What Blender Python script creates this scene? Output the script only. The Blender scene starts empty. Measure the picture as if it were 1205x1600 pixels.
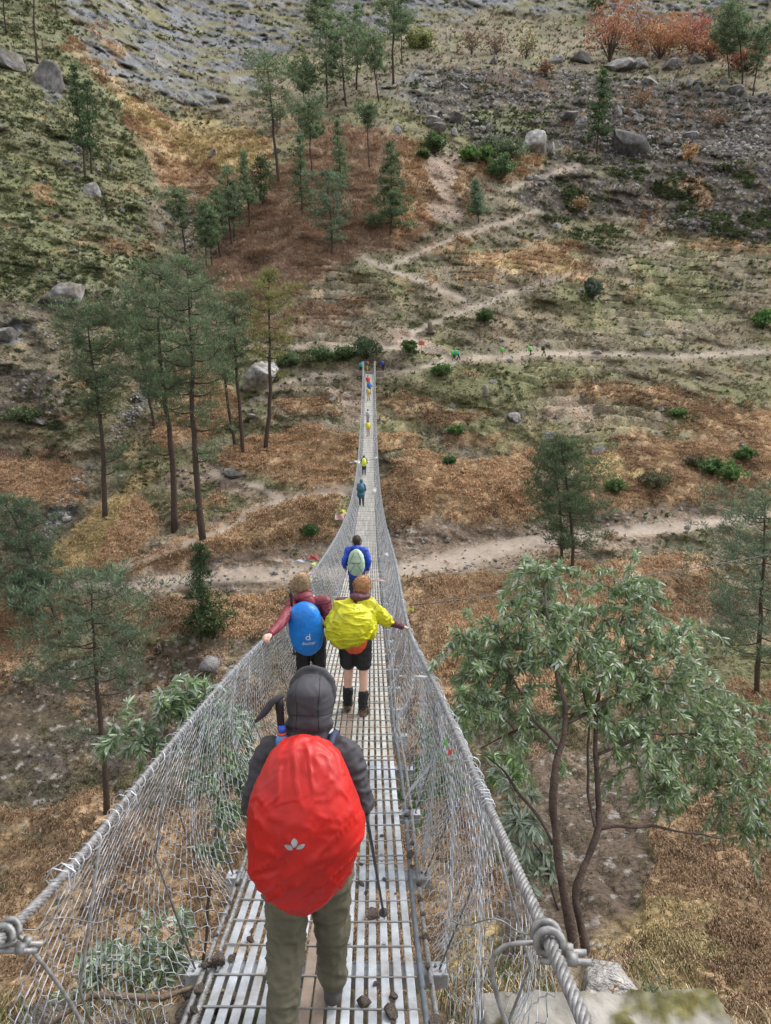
import bpy, bmesh, math, random
import numpy as np
from mathutils import Vector, Matrix
random.seed(7); rng = np.random.default_rng(11)
SC = bpy.context.scene; COL = SC.collection
PITCH = math.radians(10); F = 1130.0
CP, SP = math.cos(PITCH), math.sin(PITCH)
# ---------------------------------------------------------------- camera (eye at the origin, looking along +Y, 10 degrees down)
cam = bpy.data.cameras.new("camera"); co = bpy.data.objects.new("camera", cam); COL.objects.link(co)
cam.sensor_fit = 'VERTICAL'; cam.sensor_height = 36.0; cam.lens = 36.0*F/1600
cam.clip_end = 3000; cam.clip_start = .05
co.rotation_euler = (math.radians(80), 0, 0); SC.camera = co

def ray(px, py):
    u = (np.asarray(px, float)-602.5)/F; v = -(np.asarray(py, float)-800)/F
    return u, CP+v*SP, -SP+v*CP
def P(px, py, Y):
    """world point seen at photo pixel, Y metres ahead"""
    x, y, z = ray(px, py); k = Y/y
    return np.stack([x*k, y*k, z*k], -1)
def V(px, py, Y): return Vector(P(px, py, Y).tolist())
def proj(p):
    p = np.asarray(p); d = p[..., 1]*CP-p[..., 2]*SP; up = p[..., 1]*SP+p[..., 2]*CP
    return 602.5+F*p[..., 0]/d, 800-F*up/d, d

# ---------------------------------------------------------------- noise
def _h(ix, iy, iz, s):
    n = (ix*374761393+iy*668265263+iz*1274126177+s*362437) & 0xffffffff
    n = ((n ^ (n >> 13))*1103515245) & 0xffffffff
    return ((n ^ (n >> 16)) & 0xffff)/65535.0
def vn(p, s=0):
    p = np.asarray(p, float); i = np.floor(p).astype(np.int64); f = p-i; f = f*f*(3-2*f)
    r = 0
    for dx in (0, 1):
        wx = f[..., 0] if dx else 1-f[..., 0]
        for dy in (0, 1):
            wy = f[..., 1] if dy else 1-f[..., 1]
            for dz in (0, 1):
                wz = f[..., 2] if dz else 1-f[..., 2]
                r = r+wx*wy*wz*_h(i[..., 0]+dx, i[..., 1]+dy, i[..., 2]+dz, s)
    return r*2-1
def fbm(p, o=4, s=0, g=.5):
    r = 0; a = 1; t = 0
    for k in range(o):
        r = r+a*vn(np.asarray(p)*2**k+k*17.3, s+k); t += a; a *= g
    return r/t
def sm(a, b, x):
    t = np.clip((x-a)/(b-a), 0, 1); return t*t*(3-2*t)

# ---------------------------------------------------------------- mesh helpers
class MB:
    """collects geometry and links it as one mesh object"""
    def __init__(s): s.v = []; s.f = []; s.c = []; s.n = 0
    def add(s, v, f, c=None):
        v = np.asarray(v, float).reshape(-1, 3)
        s.v.append(v); s.f += [tuple(int(i)+s.n for i in q) for q in f]
        cc = np.ones((len(v), 3))*(.5 if c is None else np.asarray(c, float)); s.c.append(cc); s.n += len(v)
    def tube(s, pts, r, k=8, c=None, cap=True):
        pts = np.asarray(pts, float); n = len(pts); r = np.ones(n)*r
        t = np.gradient(pts, axis=0); t /= np.linalg.norm(t, axis=1)[:, None]+1e-12
        a = np.array([0, 0, 1.]) if abs(t[0, 2]) < .9 else np.array([1., 0, 0])
        N = []; nn = a-t[0]*a.dot(t[0])
        for i in range(n):
            nn = nn-t[i]*nn.dot(t[i]); nn /= np.linalg.norm(nn)+1e-12; N.append(nn)
        N = np.array(N); B = np.cross(t, N); an = np.arange(k)*2*math.pi/k
        v = pts[:, None]+r[:, None, None]*(N[:, None]*np.cos(an)[None, :, None]+B[:, None]*np.sin(an)[None, :, None])
        f = [(i*k+j, i*k+(j+1) % k, (i+1)*k+(j+1) % k, (i+1)*k+j) for i in range(n-1) for j in range(k)]
        if cap: f += [tuple(range(k))[::-1], tuple((n-1)*k+j for j in range(k))]
        if c is not None and np.ndim(c) == 2: c = np.repeat(c, k, 0)
        s.add(v, f, c)
    def box(s, c, d, rot=None, col=None, bev=0):
        """centre, full size; bev chamfers"""
        bm = bmesh.new(); bmesh.ops.create_cube(bm, size=1)
        for w in bm.verts: w.co = Vector((w.co.x*d[0], w.co.y*d[1], w.co.z*d[2]))
        if bev: bmesh.ops.bevel(bm, geom=bm.edges[:]+bm.verts[:], offset=bev, segments=2, affect='EDGES', profile=.6)
        M = Matrix.Translation(Vector(c)) @ (rot if rot is not None else Matrix.Identity(4))
        bm.transform(M); bm.verts.index_update()
        s.add([w.co[:] for w in bm.verts], [[w.index for w in f.verts] for f in bm.faces], col); bm.free()
    def build(s, name, mat, parent=None, smooth=True):
        if not s.n: return None
        return mesh_obj(name, np.concatenate(s.v), s.f, mat, parent, np.concatenate(s.c), smooth)
def mesh_obj(name, v, f, mat, parent=None, col=None, smooth=True):
    me = bpy.data.meshes.new(name); v = np.asarray(v, np.float32)
    if isinstance(f, np.ndarray):
        nf, k = f.shape
        me.vertices.add(len(v)); me.vertices.foreach_set('co', v.ravel())
        me.loops.add(nf*k); me.loops.foreach_set('vertex_index', f.astype(np.int32).ravel())
        me.polygons.add(nf); me.polygons.foreach_set('loop_start', np.arange(nf, dtype=np.int32)*k)
        me.update(calc_edges=True)
    else:
        me.from_pydata(v.tolist(), [], f)
    if col is not None:
        a = me.color_attributes.new('Col', 'FLOAT_COLOR', 'POINT')
        a.data.foreach_set('color', np.concatenate([np.asarray(col, np.float32), np.ones((len(v), 1), np.float32)], 1).ravel())
    if smooth: me.polygons.foreach_set('use_smooth', np.ones(len(me.polygons), bool))
    me.materials.append(mat); o = bpy.data.objects.new(name, me); COL.objects.link(o)
    if parent: o.parent = parent
    return o
def empty(name, loc=(0, 0, 0), rz=0):
    o = bpy.data.objects.new(name, None); COL.objects.link(o); o.location = loc; o.rotation_euler = (0, 0, rz); o.empty_display_size = .2
    return o
def tag(o, label=None, cat=None, group=None, kind=None):
    if label: o['label'] = label
    if cat: o['category'] = cat
    if group: o['group'] = group
    if kind: o['kind'] = kind
    return o

# ---------------------------------------------------------------- materials
def nodes(name):
    m = bpy.data.materials.new(name); m.use_nodes = True; nt = m.node_tree; b = nt.nodes['Principled BSDF']
    return m, nt, b
def L(nt, a, b): nt.links.new(a, b)
def mat_attr(name, rough=.85, n1=8, amt=.3, bump=.3, nscale=30, spec=.3, coord='Object', dist=.01):
    """vertex colour broken up by two procedural noises"""
    m, nt, b = nodes(name); N = nt.nodes
    at = N.new('ShaderNodeAttribute'); at.attribute_name = 'Col'
    tc = N.new('ShaderNodeTexCoord')
    no = N.new('ShaderNodeTexNoise'); no.inputs['Scale'].default_value = n1; no.inputs['Detail'].default_value = 8; no.inputs['Roughness'].default_value = .65
    L(nt, tc.outputs[coord], no.inputs['Vector'])
    mr = N.new('ShaderNodeMapRange'); mr.inputs[1].default_value = .3; mr.inputs[2].default_value = .7
    mr.inputs[3].default_value = 1-amt; mr.inputs[4].default_value = 1+amt; L(nt, no.outputs['Fac'], mr.inputs[0])
    mx = N.new('ShaderNodeVectorMath'); mx.operation = 'MULTIPLY'; L(nt, at.outputs['Color'], mx.inputs[0]); L(nt, mr.outputs[0], mx.inputs[1])
    L(nt, mx.outputs[0], b.inputs['Base Color'])
    b.inputs['Roughness'].default_value = rough; b.inputs['Specular IOR Level'].default_value = spec
    if bump:
        n2 = N.new('ShaderNodeTexNoise'); n2.inputs['Scale'].default_value = nscale; n2.inputs['Detail'].default_value = 6
        L(nt, tc.outputs[coord], n2.inputs['Vector'])
        bp = N.new('ShaderNodeBump'); bp.inputs['Strength'].default_value = bump; bp.inputs['Distance'].default_value = dist
        L(nt, n2.outputs['Fac'], bp.inputs['Height']); L(nt, bp.outputs[0], b.inputs['Normal'])
    return m
def mat_plain(name, c, rough=.6, metal=0, n1=20, amt=.2, bump=.2, nscale=60, dist=.003, spec=.4, c2=None, sheen=0, trans=0):
    m, nt, b = nodes(name); N = nt.nodes; tc = N.new('ShaderNodeTexCoord')
    no = N.new('ShaderNodeTexNoise'); no.inputs['Scale'].default_value = n1; no.inputs['Detail'].default_value = 6; L(nt, tc.outputs['Object'], no.inputs['Vector'])
    cr = N.new('ShaderNodeMix'); cr.data_type = 'RGBA'; mr = N.new('ShaderNodeMapRange'); mr.inputs[1].default_value = .35; mr.inputs[2].default_value = .65
    L(nt, no.outputs['Fac'], mr.inputs[0]); L(nt, mr.outputs[0], cr.inputs[0])
    c = np.array(c); cc = c*(1+amt) if c2 is None else np.array(c2)
    cr.inputs[6].default_value = (*(c*(1-amt)), 1); cr.inputs[7].default_value = (*cc, 1); L(nt, cr.outputs[2], b.inputs['Base Color'])
    b.inputs['Roughness'].default_value = rough; b.inputs['Metallic'].default_value = metal; b.inputs['Specular IOR Level'].default_value = spec
    if sheen: b.inputs['Sheen Weight'].default_value = sheen
    if bump:
        n2 = N.new('ShaderNodeTexNoise'); n2.inputs['Scale'].default_value = nscale; n2.inputs['Detail'].default_value = 5; n2.inputs['Distortion'].default_value = .6
        L(nt, tc.outputs['Object'], n2.inputs['Vector'])
        bp = N.new('ShaderNodeBump'); bp.inputs['Strength'].default_value = bump; bp.inputs['Distance'].default_value = dist
        L(nt, n2.outputs['Fac'], bp.inputs['Height']); L(nt, bp.outputs[0], b.inputs['Normal'])
    return m
def mat_leaf(name, back=None, rough=.55, trans=.25):
    """vertex-coloured foliage, thin and slightly translucent, with a paler underside when back is given"""
    m, nt, b = nodes(name); N = nt.nodes
    at = N.new('ShaderNodeAttribute'); at.attribute_name = 'Col'; src = at.outputs['Color']
    if back:
        g = N.new('ShaderNodeNewGeometry'); mx = N.new('ShaderNodeMix'); mx.data_type = 'RGBA'
        ml = N.new('ShaderNodeMath'); ml.operation = 'MULTIPLY'; ml.inputs[1].default_value = .75
        L(nt, g.outputs['Backfacing'], ml.inputs[0]); L(nt, ml.outputs[0], mx.inputs[0]); L(nt, src, mx.inputs[6]); mx.inputs[7].default_value = (*back, 1); src = mx.outputs[2]
    L(nt, src, b.inputs['Base Color']); b.inputs['Roughness'].default_value = rough; b.inputs['Specular IOR Level'].default_value = .3
    if trans:
        t = N.new('ShaderNodeBsdfTranslucent'); L(nt, src, t.inputs['Color']); ms = N.new('ShaderNodeMixShader'); ms.inputs[0].default_value = trans
        o = N['Material Output']; L(nt, b.outputs[0], ms.inputs[1]); L(nt, t.outputs[0], ms.inputs[2]); L(nt, ms.outputs[0], o.inputs[0])
    return m

# ---------------------------------------------------------------- daylight: overcast
w = bpy.data.worlds.new("World"); SC.world = w; w.use_nodes = True; nt = w.node_tree; bg = nt.nodes['Background']
sky = nt.nodes.new('ShaderNodeTexSky'); sky.sky_type = 'NISHITA'; sky.sun_disc = False
SUN_EL, SUN_ROT = math.radians(52), math.radians(60)
sky.sun_elevation = SUN_EL; sky.sun_rotation = SUN_ROT; sky.dust_density = 3; sky.air_density = 1
hs = nt.nodes.new('ShaderNodeHueSaturation'); hs.inputs['Saturation'].default_value = .12; hs.inputs['Value'].default_value = 2.6
L(nt, sky.outputs[0], hs.inputs['Color']); L(nt, hs.outputs[0], bg.inputs['Color']); bg.inputs['Strength'].default_value = .15
sl = bpy.data.lights.new("sun", 'SUN'); sl.energy = 1.25; sl.angle = math.radians(18); sl.color = (1, .97, .93)
so = bpy.data.objects.new("sun", sl); COL.objects.link(so)
sd = Vector((math.sin(SUN_ROT)*math.cos(SUN_EL), math.cos(SUN_ROT)*math.cos(SUN_EL), math.sin(SUN_EL)))
so.rotation_euler = sd.to_track_quat('Z', 'Y').to_euler()
SC.view_settings.view_transform = 'Standard'; SC.view_settings.look = 'None'; SC.view_settings.exposure = 0
# ================================================================ TERRAIN
# surveyed distances (m ahead) of the hillside, sampled along sight lines from the bridge head
TX = np.array([-500, 0, 150, 300, 450, 600, 750, 900, 1050, 1205, 1700.])
TT = [(-300, [300, 330, 360, 420, 440, 440, 440, 445, 450, 450, 430]),
      (0,   [170, 215, 235, 300, 310, 310, 315, 320, 320, 300, 270]),
      (60,  [160, 195, 215, 262, 275, 272, 285, 290, 290, 272, 250]),
      (100, [150, 180, 200, 235, 250, 235, 232, 240, 242, 235, 225]),
      (150, [140, 165, 185, 205, 210, 200, 208, 214, 215, 212, 205]),
      (200, [130, 152, 172, 194, 192, 180, 192, 196, 198, 196, 190]),
      (250, [122, 142, 160, 187, 172, 165, 180, 184, 186, 184, 180]),
      (300, [115, 134, 150, 174, 157, 152, 165, 174, 176, 174, 170]),
      (350, [108, 127, 140, 160, 145, 145, 155, 165, 168, 166, 160]),
      (400, [103, 120, 130, 147, 139, 139, 146, 155, 160, 160, 155]),
      (450, [98, 113, 121, 135, 131, 131, 137, 145, 150, 150, 145]),
      (500, [94, 107, 113, 124, 123, 124, 128, 135, 140, 142, 138]),
      (550, [90, 101, 106, 115, 116, 117, 118, 124, 129, 133, 130]),
      (600, [86, 96, 101, 107, 110, 110, 110, 113, 117, 120, 120]),
      (650, [83, 92, 97, 102, 103, 103, 103, 105, 107, 110, 110]),
      (700, [80, 88, 93, 96, 97, 96, 97, 98, 100, 102, 102]),
      (750, [77, 84, 89, 91, 91, 91, 92, 92, 93, 95, 95]),
      (800, [74, 80, 83, 85, 86, 87, 88, 88, 88, 88, 88]),
      (850, [71, 76, 78, 79.5, 83, 84, 84, 83, 82, 81, 82]),
      (900, [68, 73, 75, 77, 78, 76, 75, 75, 75, 75, 75]),
      (1000, [63, 68, 70, 70, 70, 67, 66, 66, 66, 66, 66]),
      (1100, [56, 60, 62, 62, 61, 59, 58, 56, 55, 54, 54]),
      (1200, [50, 53, 54, 54, 53, 51, 49, 46, 44, 43, 43]),
      (1300, [43, 46, 46, 46, 45, 43, 41, 37, 35, 34, 34]),
      (1400, [38, 40, 40, 39, 38, 36, 34, 30, 28, 27, 27]),
      (1500, [33, 34, 34, 33, 32, 30, 28, 25, 23, 22, 22]),
      (1600, [28, 29, 29, 28, 27, 26, 24, 21, 19, 18, 18]),
      (2100, [15, 15, 15, 15, 15, 15, 14, 13, 12, 12, 12])]
RS = 5; DX0, DY0 = -520, -320
gx = np.arange(DX0, 1720, RS); gy = np.arange(DY0, 2120, RS)
_r = np.array([np.interp(gx, TX, row) for _, row in TT]); _ty = np.array([t for t, _ in TT])
DT = np.stack([np.interp(gy, _ty, _r[:, i]) for i in range(len(gx))], 1)
def blur(a, s):
    k = np.exp(-.5*(np.arange(-int(3*s)-1, int(3*s)+2)/s)**2); k /= k.sum(); h = len(k)//2
    for ax in (0, 1):
        pad = [(0, 0), (0, 0)]; pad[ax] = (h, h); b = np.pad(a, pad, 'edge')
        a = np.apply_along_axis(lambda v: np.convolve(v, k, 'valid'), ax, b)
    return a
DT = blur(DT, 4.0)
def samp(a, x0, y0, st, px, py):
    fx = np.clip((np.asarray(px, float)-x0)/st, 0, a.shape[1]-1.001); fy = np.clip((np.asarray(py, float)-y0)/st, 0, a.shape[0]-1.001)
    ix = fx.astype(int); iy = fy.astype(int); u = fx-ix; v = fy-iy
    return a[iy, ix]*(1-u)*(1-v)+a[iy, ix+1]*u*(1-v)+a[iy+1, ix]*(1-u)*v+a[iy+1, ix+1]*u*v
# ---- ground cover survey (which cover grows where), rasterised at 3 px
MS = 3; mgx = np.arange(-60, 1266, MS); mgy = np.arange(-60, 1661, MS); MX, MY = np.meshgrid(mgx, mgy)
def poly(m, pts, val=1.):
    pts = np.asarray(pts, float); x0, y0 = pts.min(0)-5; x1, y1 = pts.max(0)+5
    i0, i1 = np.searchsorted(mgx, (x0, x1)); j0, j1 = np.searchsorted(mgy, (y0, y1)); X = MX[j0:j1, i0:i1]; Y = MY[j0:j1, i0:i1]
    ins = np.zeros(X.shape, bool); n = len(pts)
    for a in range(n):
        xa, ya = pts[a]; xb, yb = pts[(a+1) % n]
        if ya == yb: continue
        c = (ya > Y) != (yb > Y); ins ^= c & (X < (xb-xa)*(Y-ya)/(yb-ya)+xa)
    m[j0:j1, i0:i1][ins] = val
def line(m, pts, w, val=1.):
    pts = np.asarray(pts, float); w = np.ones(len(pts))*w
    for a in range(len(pts)-1):
        (xa, ya), (xb, yb) = pts[a], pts[a+1]; W = max(w[a], w[a+1])+4
        i0, i1 = np.searchsorted(mgx, (min(xa, xb)-W, max(xa, xb)+W)); j0, j1 = np.searchsorted(mgy, (min(ya, yb)-W, max(ya, yb)+W))
        X = MX[j0:j1, i0:i1]; Y = MY[j0:j1, i0:i1]; d2 = (xb-xa)**2+(yb-ya)**2+1e-9
        t = np.clip(((X-xa)*(xb-xa)+(Y-ya)*(yb-ya))/d2, 0, 1); d = np.hypot(X-xa-t*(xb-xa), Y-ya-t*(yb-ya)); ww = w[a]+(w[a+1]-w[a])*t
        s = m[j0:j1, i0:i1]; np.maximum(s, val*np.clip(1.5-d/(ww+.01), 0, 1), out=s)
def blob(m, cx, cy, rx, ry, ang=0, val=1.):
    a = math.radians(ang); R = max(rx, ry)*1.3+5
    i0, i1 = np.searchsorted(mgx, (cx-R, cx+R)); j0, j1 = np.searchsorted(mgy, (cy-R, cy+R)); X = MX[j0:j1, i0:i1]-cx; Y = MY[j0:j1, i0:i1]-cy
    u = (X*math.cos(a)+Y*math.sin(a))/rx; v = (-X*math.sin(a)+Y*math.cos(a))/ry
    s = m[j0:j1, i0:i1]; np.maximum(s, val*np.clip(1.6-1.2*np.hypot(u, v), 0, 1), out=s)
def Z(): return np.zeros(MX.shape)
M = {}
m = M['green'] = Z()      # mossy green slope on the left, weaker elsewhere
poly(m, [(-60, -60), (90, -60), (150, 110), (225, 215), (245, 300), (235, 400), (190, 470), (120, 450), (60, 480), (-60, 480)], .8)
line(m, [(60, 10), (120, 90), (205, 190)], 22, 1.); blob(m, 60, 700, 50, 40, 0, .3); blob(m, 320, 185, 75, 18, 10, .5)
for b in [(340, 60, 90, 14, 25), (430, 40, 60, 10, 20), (460, 120, 60, 12, 30), (780, 190, 90, 22, 0), (600, 430, 120, 40, 0, .35), (700, 400, 120, 30, 0, .45), (1050, 480, 150, 40, 0, .5),
          (900, 560, 300, 22, 0, .45), (720, 640, 150, 30, 0, .35), (800, 610, 250, 25, 0, .4), (650, 500, 120, 20, 0, .5), (1100, 720, 90, 25, 0, .6), (660, 930, 60, 25, 0, .5), (620, 690, 60, 30, 0, .35),
          (330, 930, 60, 70, 0, .4), (520, 560, 60, 25, 0, .6), (1030, 430, 100, 26, 0, .4), (850, 1350, 60, 120, 0, .3), (100, 1290, 120, 30, 0, .2), (760, 560, 200, 30, 0, .35)]:
    blob(m, *b)
m = M['dark'] = Z()       # dark soil; in the ravine, shade painted as dark ground
poly(m, [(640, 100), (900, 108), (1060, 120), (1205, 150), (1266, 250), (1100, 245), (850, 240), (740, 230), (640, 170)], .9)
poly(m, [(850, 250), (960, 240), (1266, 230), (1266, 395), (1120, 375), (1000, 345), (880, 345), (800, 310)], .75)
poly(m, [(-60, 560), (90, 590), (120, 620), (70, 690), (-60, 640)], .8); poly(m, [(20, 330), (200, 330), (240, 480), (60, 560), (-60, 540)], .45)
blob(m, 70, 220, 100, 60, 40, .5); blob(m, 300, 170, 60, 12, 0, .6); poly(m, [(-60, 1080), (240, 1010), (330, 1000), (420, 1060), (300, 1180), (120, 1260), (-60, 1260)], .7)
blob(m, 120, 640, 40, 30, 0, .6); blob(m, 700, 830, 90, 18, 8, .5); blob(m, 590, 1180, 160, 90, 0, .5); blob(m, 1120, 1220, 100, 130, 0, .45)
m = M['rock'] = Z()       # blue grey cliff and outcrops
poly(m, [(110, -60), (1266, -60), (1266, 30), (1050, 35), (900, 20), (760, 18), (640, 40), (470, 70), (400, 110), (400, 160), (300, 170), (230, 130), (160, 110), (100, 20)], 1.)
for b in [(40, 95, 40, 14, 20), (85, 130, 25, 40, -30), (108, 455, 36, 26, 10), (15, 515, 40, 22, 0), (170, 60, 40, 40, 30), (90, 800, 55, 12, -50, .8), (205, 640, 14, 60, 38, .9), (60, 1190, 80, 40, 0, .35),
          (260, 350, 12, 40, 20, .5), (130, 735, 10, 60, 35, .4), (640, 130, 60, 40, 0, .5), (700, 340, 26, 8, 0, .6)]:
    blob(m, *b)
m = M['spur'] = Z()       # red-brown bracken spur
poly(m, [(430, 270), (520, 200), (600, 205), (650, 240), (680, 350), (640, 395), (560, 400), (500, 440), (420, 480), (340, 470), (325, 430), (370, 360)], 1.)
blob(m, 460, 500, 120, 25, -5, .7); blob(m, 30, 720, 60, 20, 0, .8); blob(m, 1090, 50, 120, 20, 0, .5); blob(m, 800, 130, 100, 30, 0, .3); blob(m, 1000, 180, 120, 40, 0, .3)
m = M['dry'] = Z()        # orange-brown dead grass
poly(m, [(215, 150), (240, 160), (300, 215), (400, 210), (430, 240), (400, 290), (330, 290), (260, 320), (225, 240), (200, 190)], .85)
line(m, [(110, 60), (200, 150), (250, 250)], 9, .9); line(m, [(150, 40), (190, 90)], 8, .8)
poly(m, [(620, 215), (670, 225), (680, 350), (620, 390), (600, 330)], .9); poly(m, [(725, 260), (790, 240), (860, 250), (830, 275), (740, 290), (760, 330), (725, 350)], .9)
for b in [(700, 380, 70, 9, -18), (820, 410, 120, 16, 5), (870, 385, 60, 10, 10), (880, 425, 70, 12, 15), (760, 440, 60, 8, 0, .7), (1020, 340, 20, 40, 30, .5), (1090, 300, 18, 40, -20, .8), (1130, 390, 110, 8, 4),
          (560, 475, 40, 6, 0, .8), (650, 445, 40, 5, 0, .7), (980, 620, 130, 16, 3), (1100, 640, 130, 12, 5), (1150, 670, 90, 20, -5), (700, 655, 70, 10, -4), (640, 640, 40, 16, 0, .8), (740, 690, 70, 12, -5, .8),
          (620, 700, 45, 20, 0, .9), (470, 640, 70, 13, 5), (1000, 700, 60, 10, 0), (820, 690, 60, 7, 0, .7), (440, 600, 30, 8, 0, .6), (60, 300, 20, 30, 0, .5), (100, 380, 50, 10, 30, .4),
          (170, 390, 40, 12, 10, .7), (230, 380, 30, 10, -20, .5), (300, 320, 40, 16, 0, .7), (210, 300, 20, 10, 30, .5), (450, 200, 60, 25, 0, .4), (420, 160, 30, 20, 0, .4), (700, 560, 60, 5, 0, .4), (1000, 460, 60, 8, 0, .4)]:
    blob(m, *b)
poly(m, [(385, 690), (470, 672), (560, 690), (556, 740), (540, 775), (440, 770), (390, 740), (350, 745), (340, 715)], 1.)
poly(m, [(330, 830), (400, 800), (480, 785), (540, 785), (520, 850), (430, 865), (345, 870), (270, 890), (200, 905), (200, 890)], 1.)
poly(m, [(590, 760), (700, 745), (830, 740), (860, 800), (815, 818), (700, 815), (690, 800), (650, 838), (620, 835)], 1.)
poly(m, [(640, 715), (730, 720), (840, 705), (850, 740), (700, 760), (600, 750)], .8)
poly(m, [(910, 730), (1040, 700), (1205, 680), (1266, 690), (1266, 775), (1150, 790), (1000, 800), (930, 808)], 1.)
poly(m, [(60, 880), (150, 790), (210, 790), (250, 830), (250, 850), (190, 880), (110, 900)], 1.); poly(m, [(-60, 730), (70, 720), (130, 740), (110, 790), (-60, 830)], .8)
poly(m, [(260, 560), (330, 570), (370, 620), (360, 660), (290, 700), (230, 720), (230, 680), (270, 620)], .9); poly(m, [(250, 800), (330, 790), (370, 760), (350, 800), (270, 830)], .9)
poly(m, [(-60, 960), (60, 930), (120, 930), (100, 990), (20, 1080), (-60, 1090)], .95); poly(m, [(200, 945), (330, 925), (480, 920), (480, 985), (300, 1000), (230, 1020), (180, 990)], .85)
poly(m, [(620, 905), (700, 900), (860, 880), (1100, 870), (1130, 900), (1100, 1020), (1050, 1100), (900, 1130), (720, 1100), (690, 1180), (640, 1050), (620, 980)], .95)
poly(m, [(-60, 1270), (170, 1240), (330, 1260), (330, 1661), (-60, 1661)], .65); poly(m, [(1040, 1190), (1266, 1150), (1266, 1661), (980, 1661), (1020, 1400)], .85)
poly(m, [(320, 1080), (600, 980), (700, 1180), (780, 1400), (780, 1661), (320, 1661)], .6); poly(m, [(1060, 1090), (1266, 1060), (1266, 1180), (1040, 1200)], .6)
poly(m, [(120, 1050), (330, 1010), (330, 1090), (200, 1130), (120, 1130)], .35)
m = M['straw'] = Z()      # pale yellow straw
poly(m, [(60, 880), (180, 760), (230, 720), (250, 740), (200, 800), (140, 880), (100, 905)], .9); blob(m, 340, 230, 90, 45, 10, .8); blob(m, 230, 190, 60, 14, 45, .8); blob(m, 200, 700, 40, 15, -40, .6)
blob(m, 830, 420, 150, 14, 5, .5); blob(m, 960, 750, 90, 25, 0, .5); blob(m, 1050, 320, 12, 60, 10, .4); blob(m, 300, 640, 40, 30, -40, .5); blob(m, 1060, 1500, 130, 120, 0, .5); blob(m, 740, 1500, 60, 100, 0, .5)
m = M['dirt'] = Z()       # bare earth, banks, slides
poly(m, [(655, 245), (722, 240), (725, 290), (722, 345), (668, 350), (665, 300)], 1.)
poly(m, [(600, 800), (640, 835), (690, 800), (700, 815), (820, 818), (1000, 800), (1150, 790), (1160, 815), (1000, 850), (860, 870), (640, 905), (605, 880)], .9)
poly(m, [(150, 905), (340, 868), (520, 850), (500, 880), (480, 920), (330, 925), (200, 930)], .9)
poly(m, [(840, 1190), (1050, 1180), (1030, 1300), (1010, 1420), (990, 1540), (800, 1530), (760, 1400), (790, 1330)], .9)
poly(m, [(-60, 1110), (120, 1150), (150, 1230), (70, 1300), (-60, 1290)], .3); poly(m, [(250, 740), (350, 700), (400, 745), (350, 760), (250, 780)], .8)
poly(m, [(300, 740), (420, 770), (470, 780), (330, 850), (260, 880), (250, 870), (380, 790)], .8)
for b in [(560, 545, 120, 12, 0, .7), (640, 530, 70, 16, 20, .7), (560, 640, 25, 50, 20, .7), (430, 545, 60, 8, 0, .8), (690, 470, 40, 12, 30, .6), (810, 560, 250, 16, 0, .4), (870, 650, 100, 22, 0, .6), (900, 690, 60, 10, 0, .5), (180, 620, 26, 50, 38, .5), (500, 600, 60, 10, 0, .4), (540, 620, 40, 12, 0, .5), (950, 520, 250, 16, 0, .3)]:
    blob(m, *b)
m = M['lip'] = Z()       # dark bank earth, with the shade of edges and ravine painted in
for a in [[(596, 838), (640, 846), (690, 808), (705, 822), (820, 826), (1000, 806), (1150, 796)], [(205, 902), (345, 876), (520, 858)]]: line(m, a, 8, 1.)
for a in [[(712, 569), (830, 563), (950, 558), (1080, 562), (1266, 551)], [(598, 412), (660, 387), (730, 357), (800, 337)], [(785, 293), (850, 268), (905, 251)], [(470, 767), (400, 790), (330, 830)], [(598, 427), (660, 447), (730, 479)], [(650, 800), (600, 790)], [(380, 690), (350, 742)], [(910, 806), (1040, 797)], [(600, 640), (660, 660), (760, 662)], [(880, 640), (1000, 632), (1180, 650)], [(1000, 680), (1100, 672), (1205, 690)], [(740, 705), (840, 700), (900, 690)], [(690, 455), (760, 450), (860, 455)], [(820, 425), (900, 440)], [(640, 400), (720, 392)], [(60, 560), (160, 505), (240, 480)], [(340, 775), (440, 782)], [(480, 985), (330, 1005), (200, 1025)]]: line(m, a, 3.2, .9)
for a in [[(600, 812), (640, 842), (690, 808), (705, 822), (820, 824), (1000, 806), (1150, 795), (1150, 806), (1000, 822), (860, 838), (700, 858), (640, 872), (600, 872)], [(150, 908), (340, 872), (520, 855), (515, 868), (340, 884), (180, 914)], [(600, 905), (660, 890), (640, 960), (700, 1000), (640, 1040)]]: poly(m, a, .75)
poly(m, [(-60, 1290), (330, 1230), (470, 1090), (560, 1150), (560, 1661), (-60, 1661)], .55); poly(m, [(200, 1000), (480, 980), (600, 1010), (640, 1120), (560, 1180), (330, 1240), (200, 1250)], .6)  # ravine floor darkened to carry its shade
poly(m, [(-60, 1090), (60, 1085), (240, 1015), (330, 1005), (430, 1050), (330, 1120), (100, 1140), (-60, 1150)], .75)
m = M['trail'] = Z()
T_ROAD = [(120, 915), (200, 918), (330, 905), (480, 892), (620, 892), (740, 868), (830, 848), (960, 832), (1080, 822), (1160, 812), (1266, 790)]
line(m, T_ROAD, [7, 9, 12, 12, 14, 14, 11, 9, 8, 7, 6])
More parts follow.
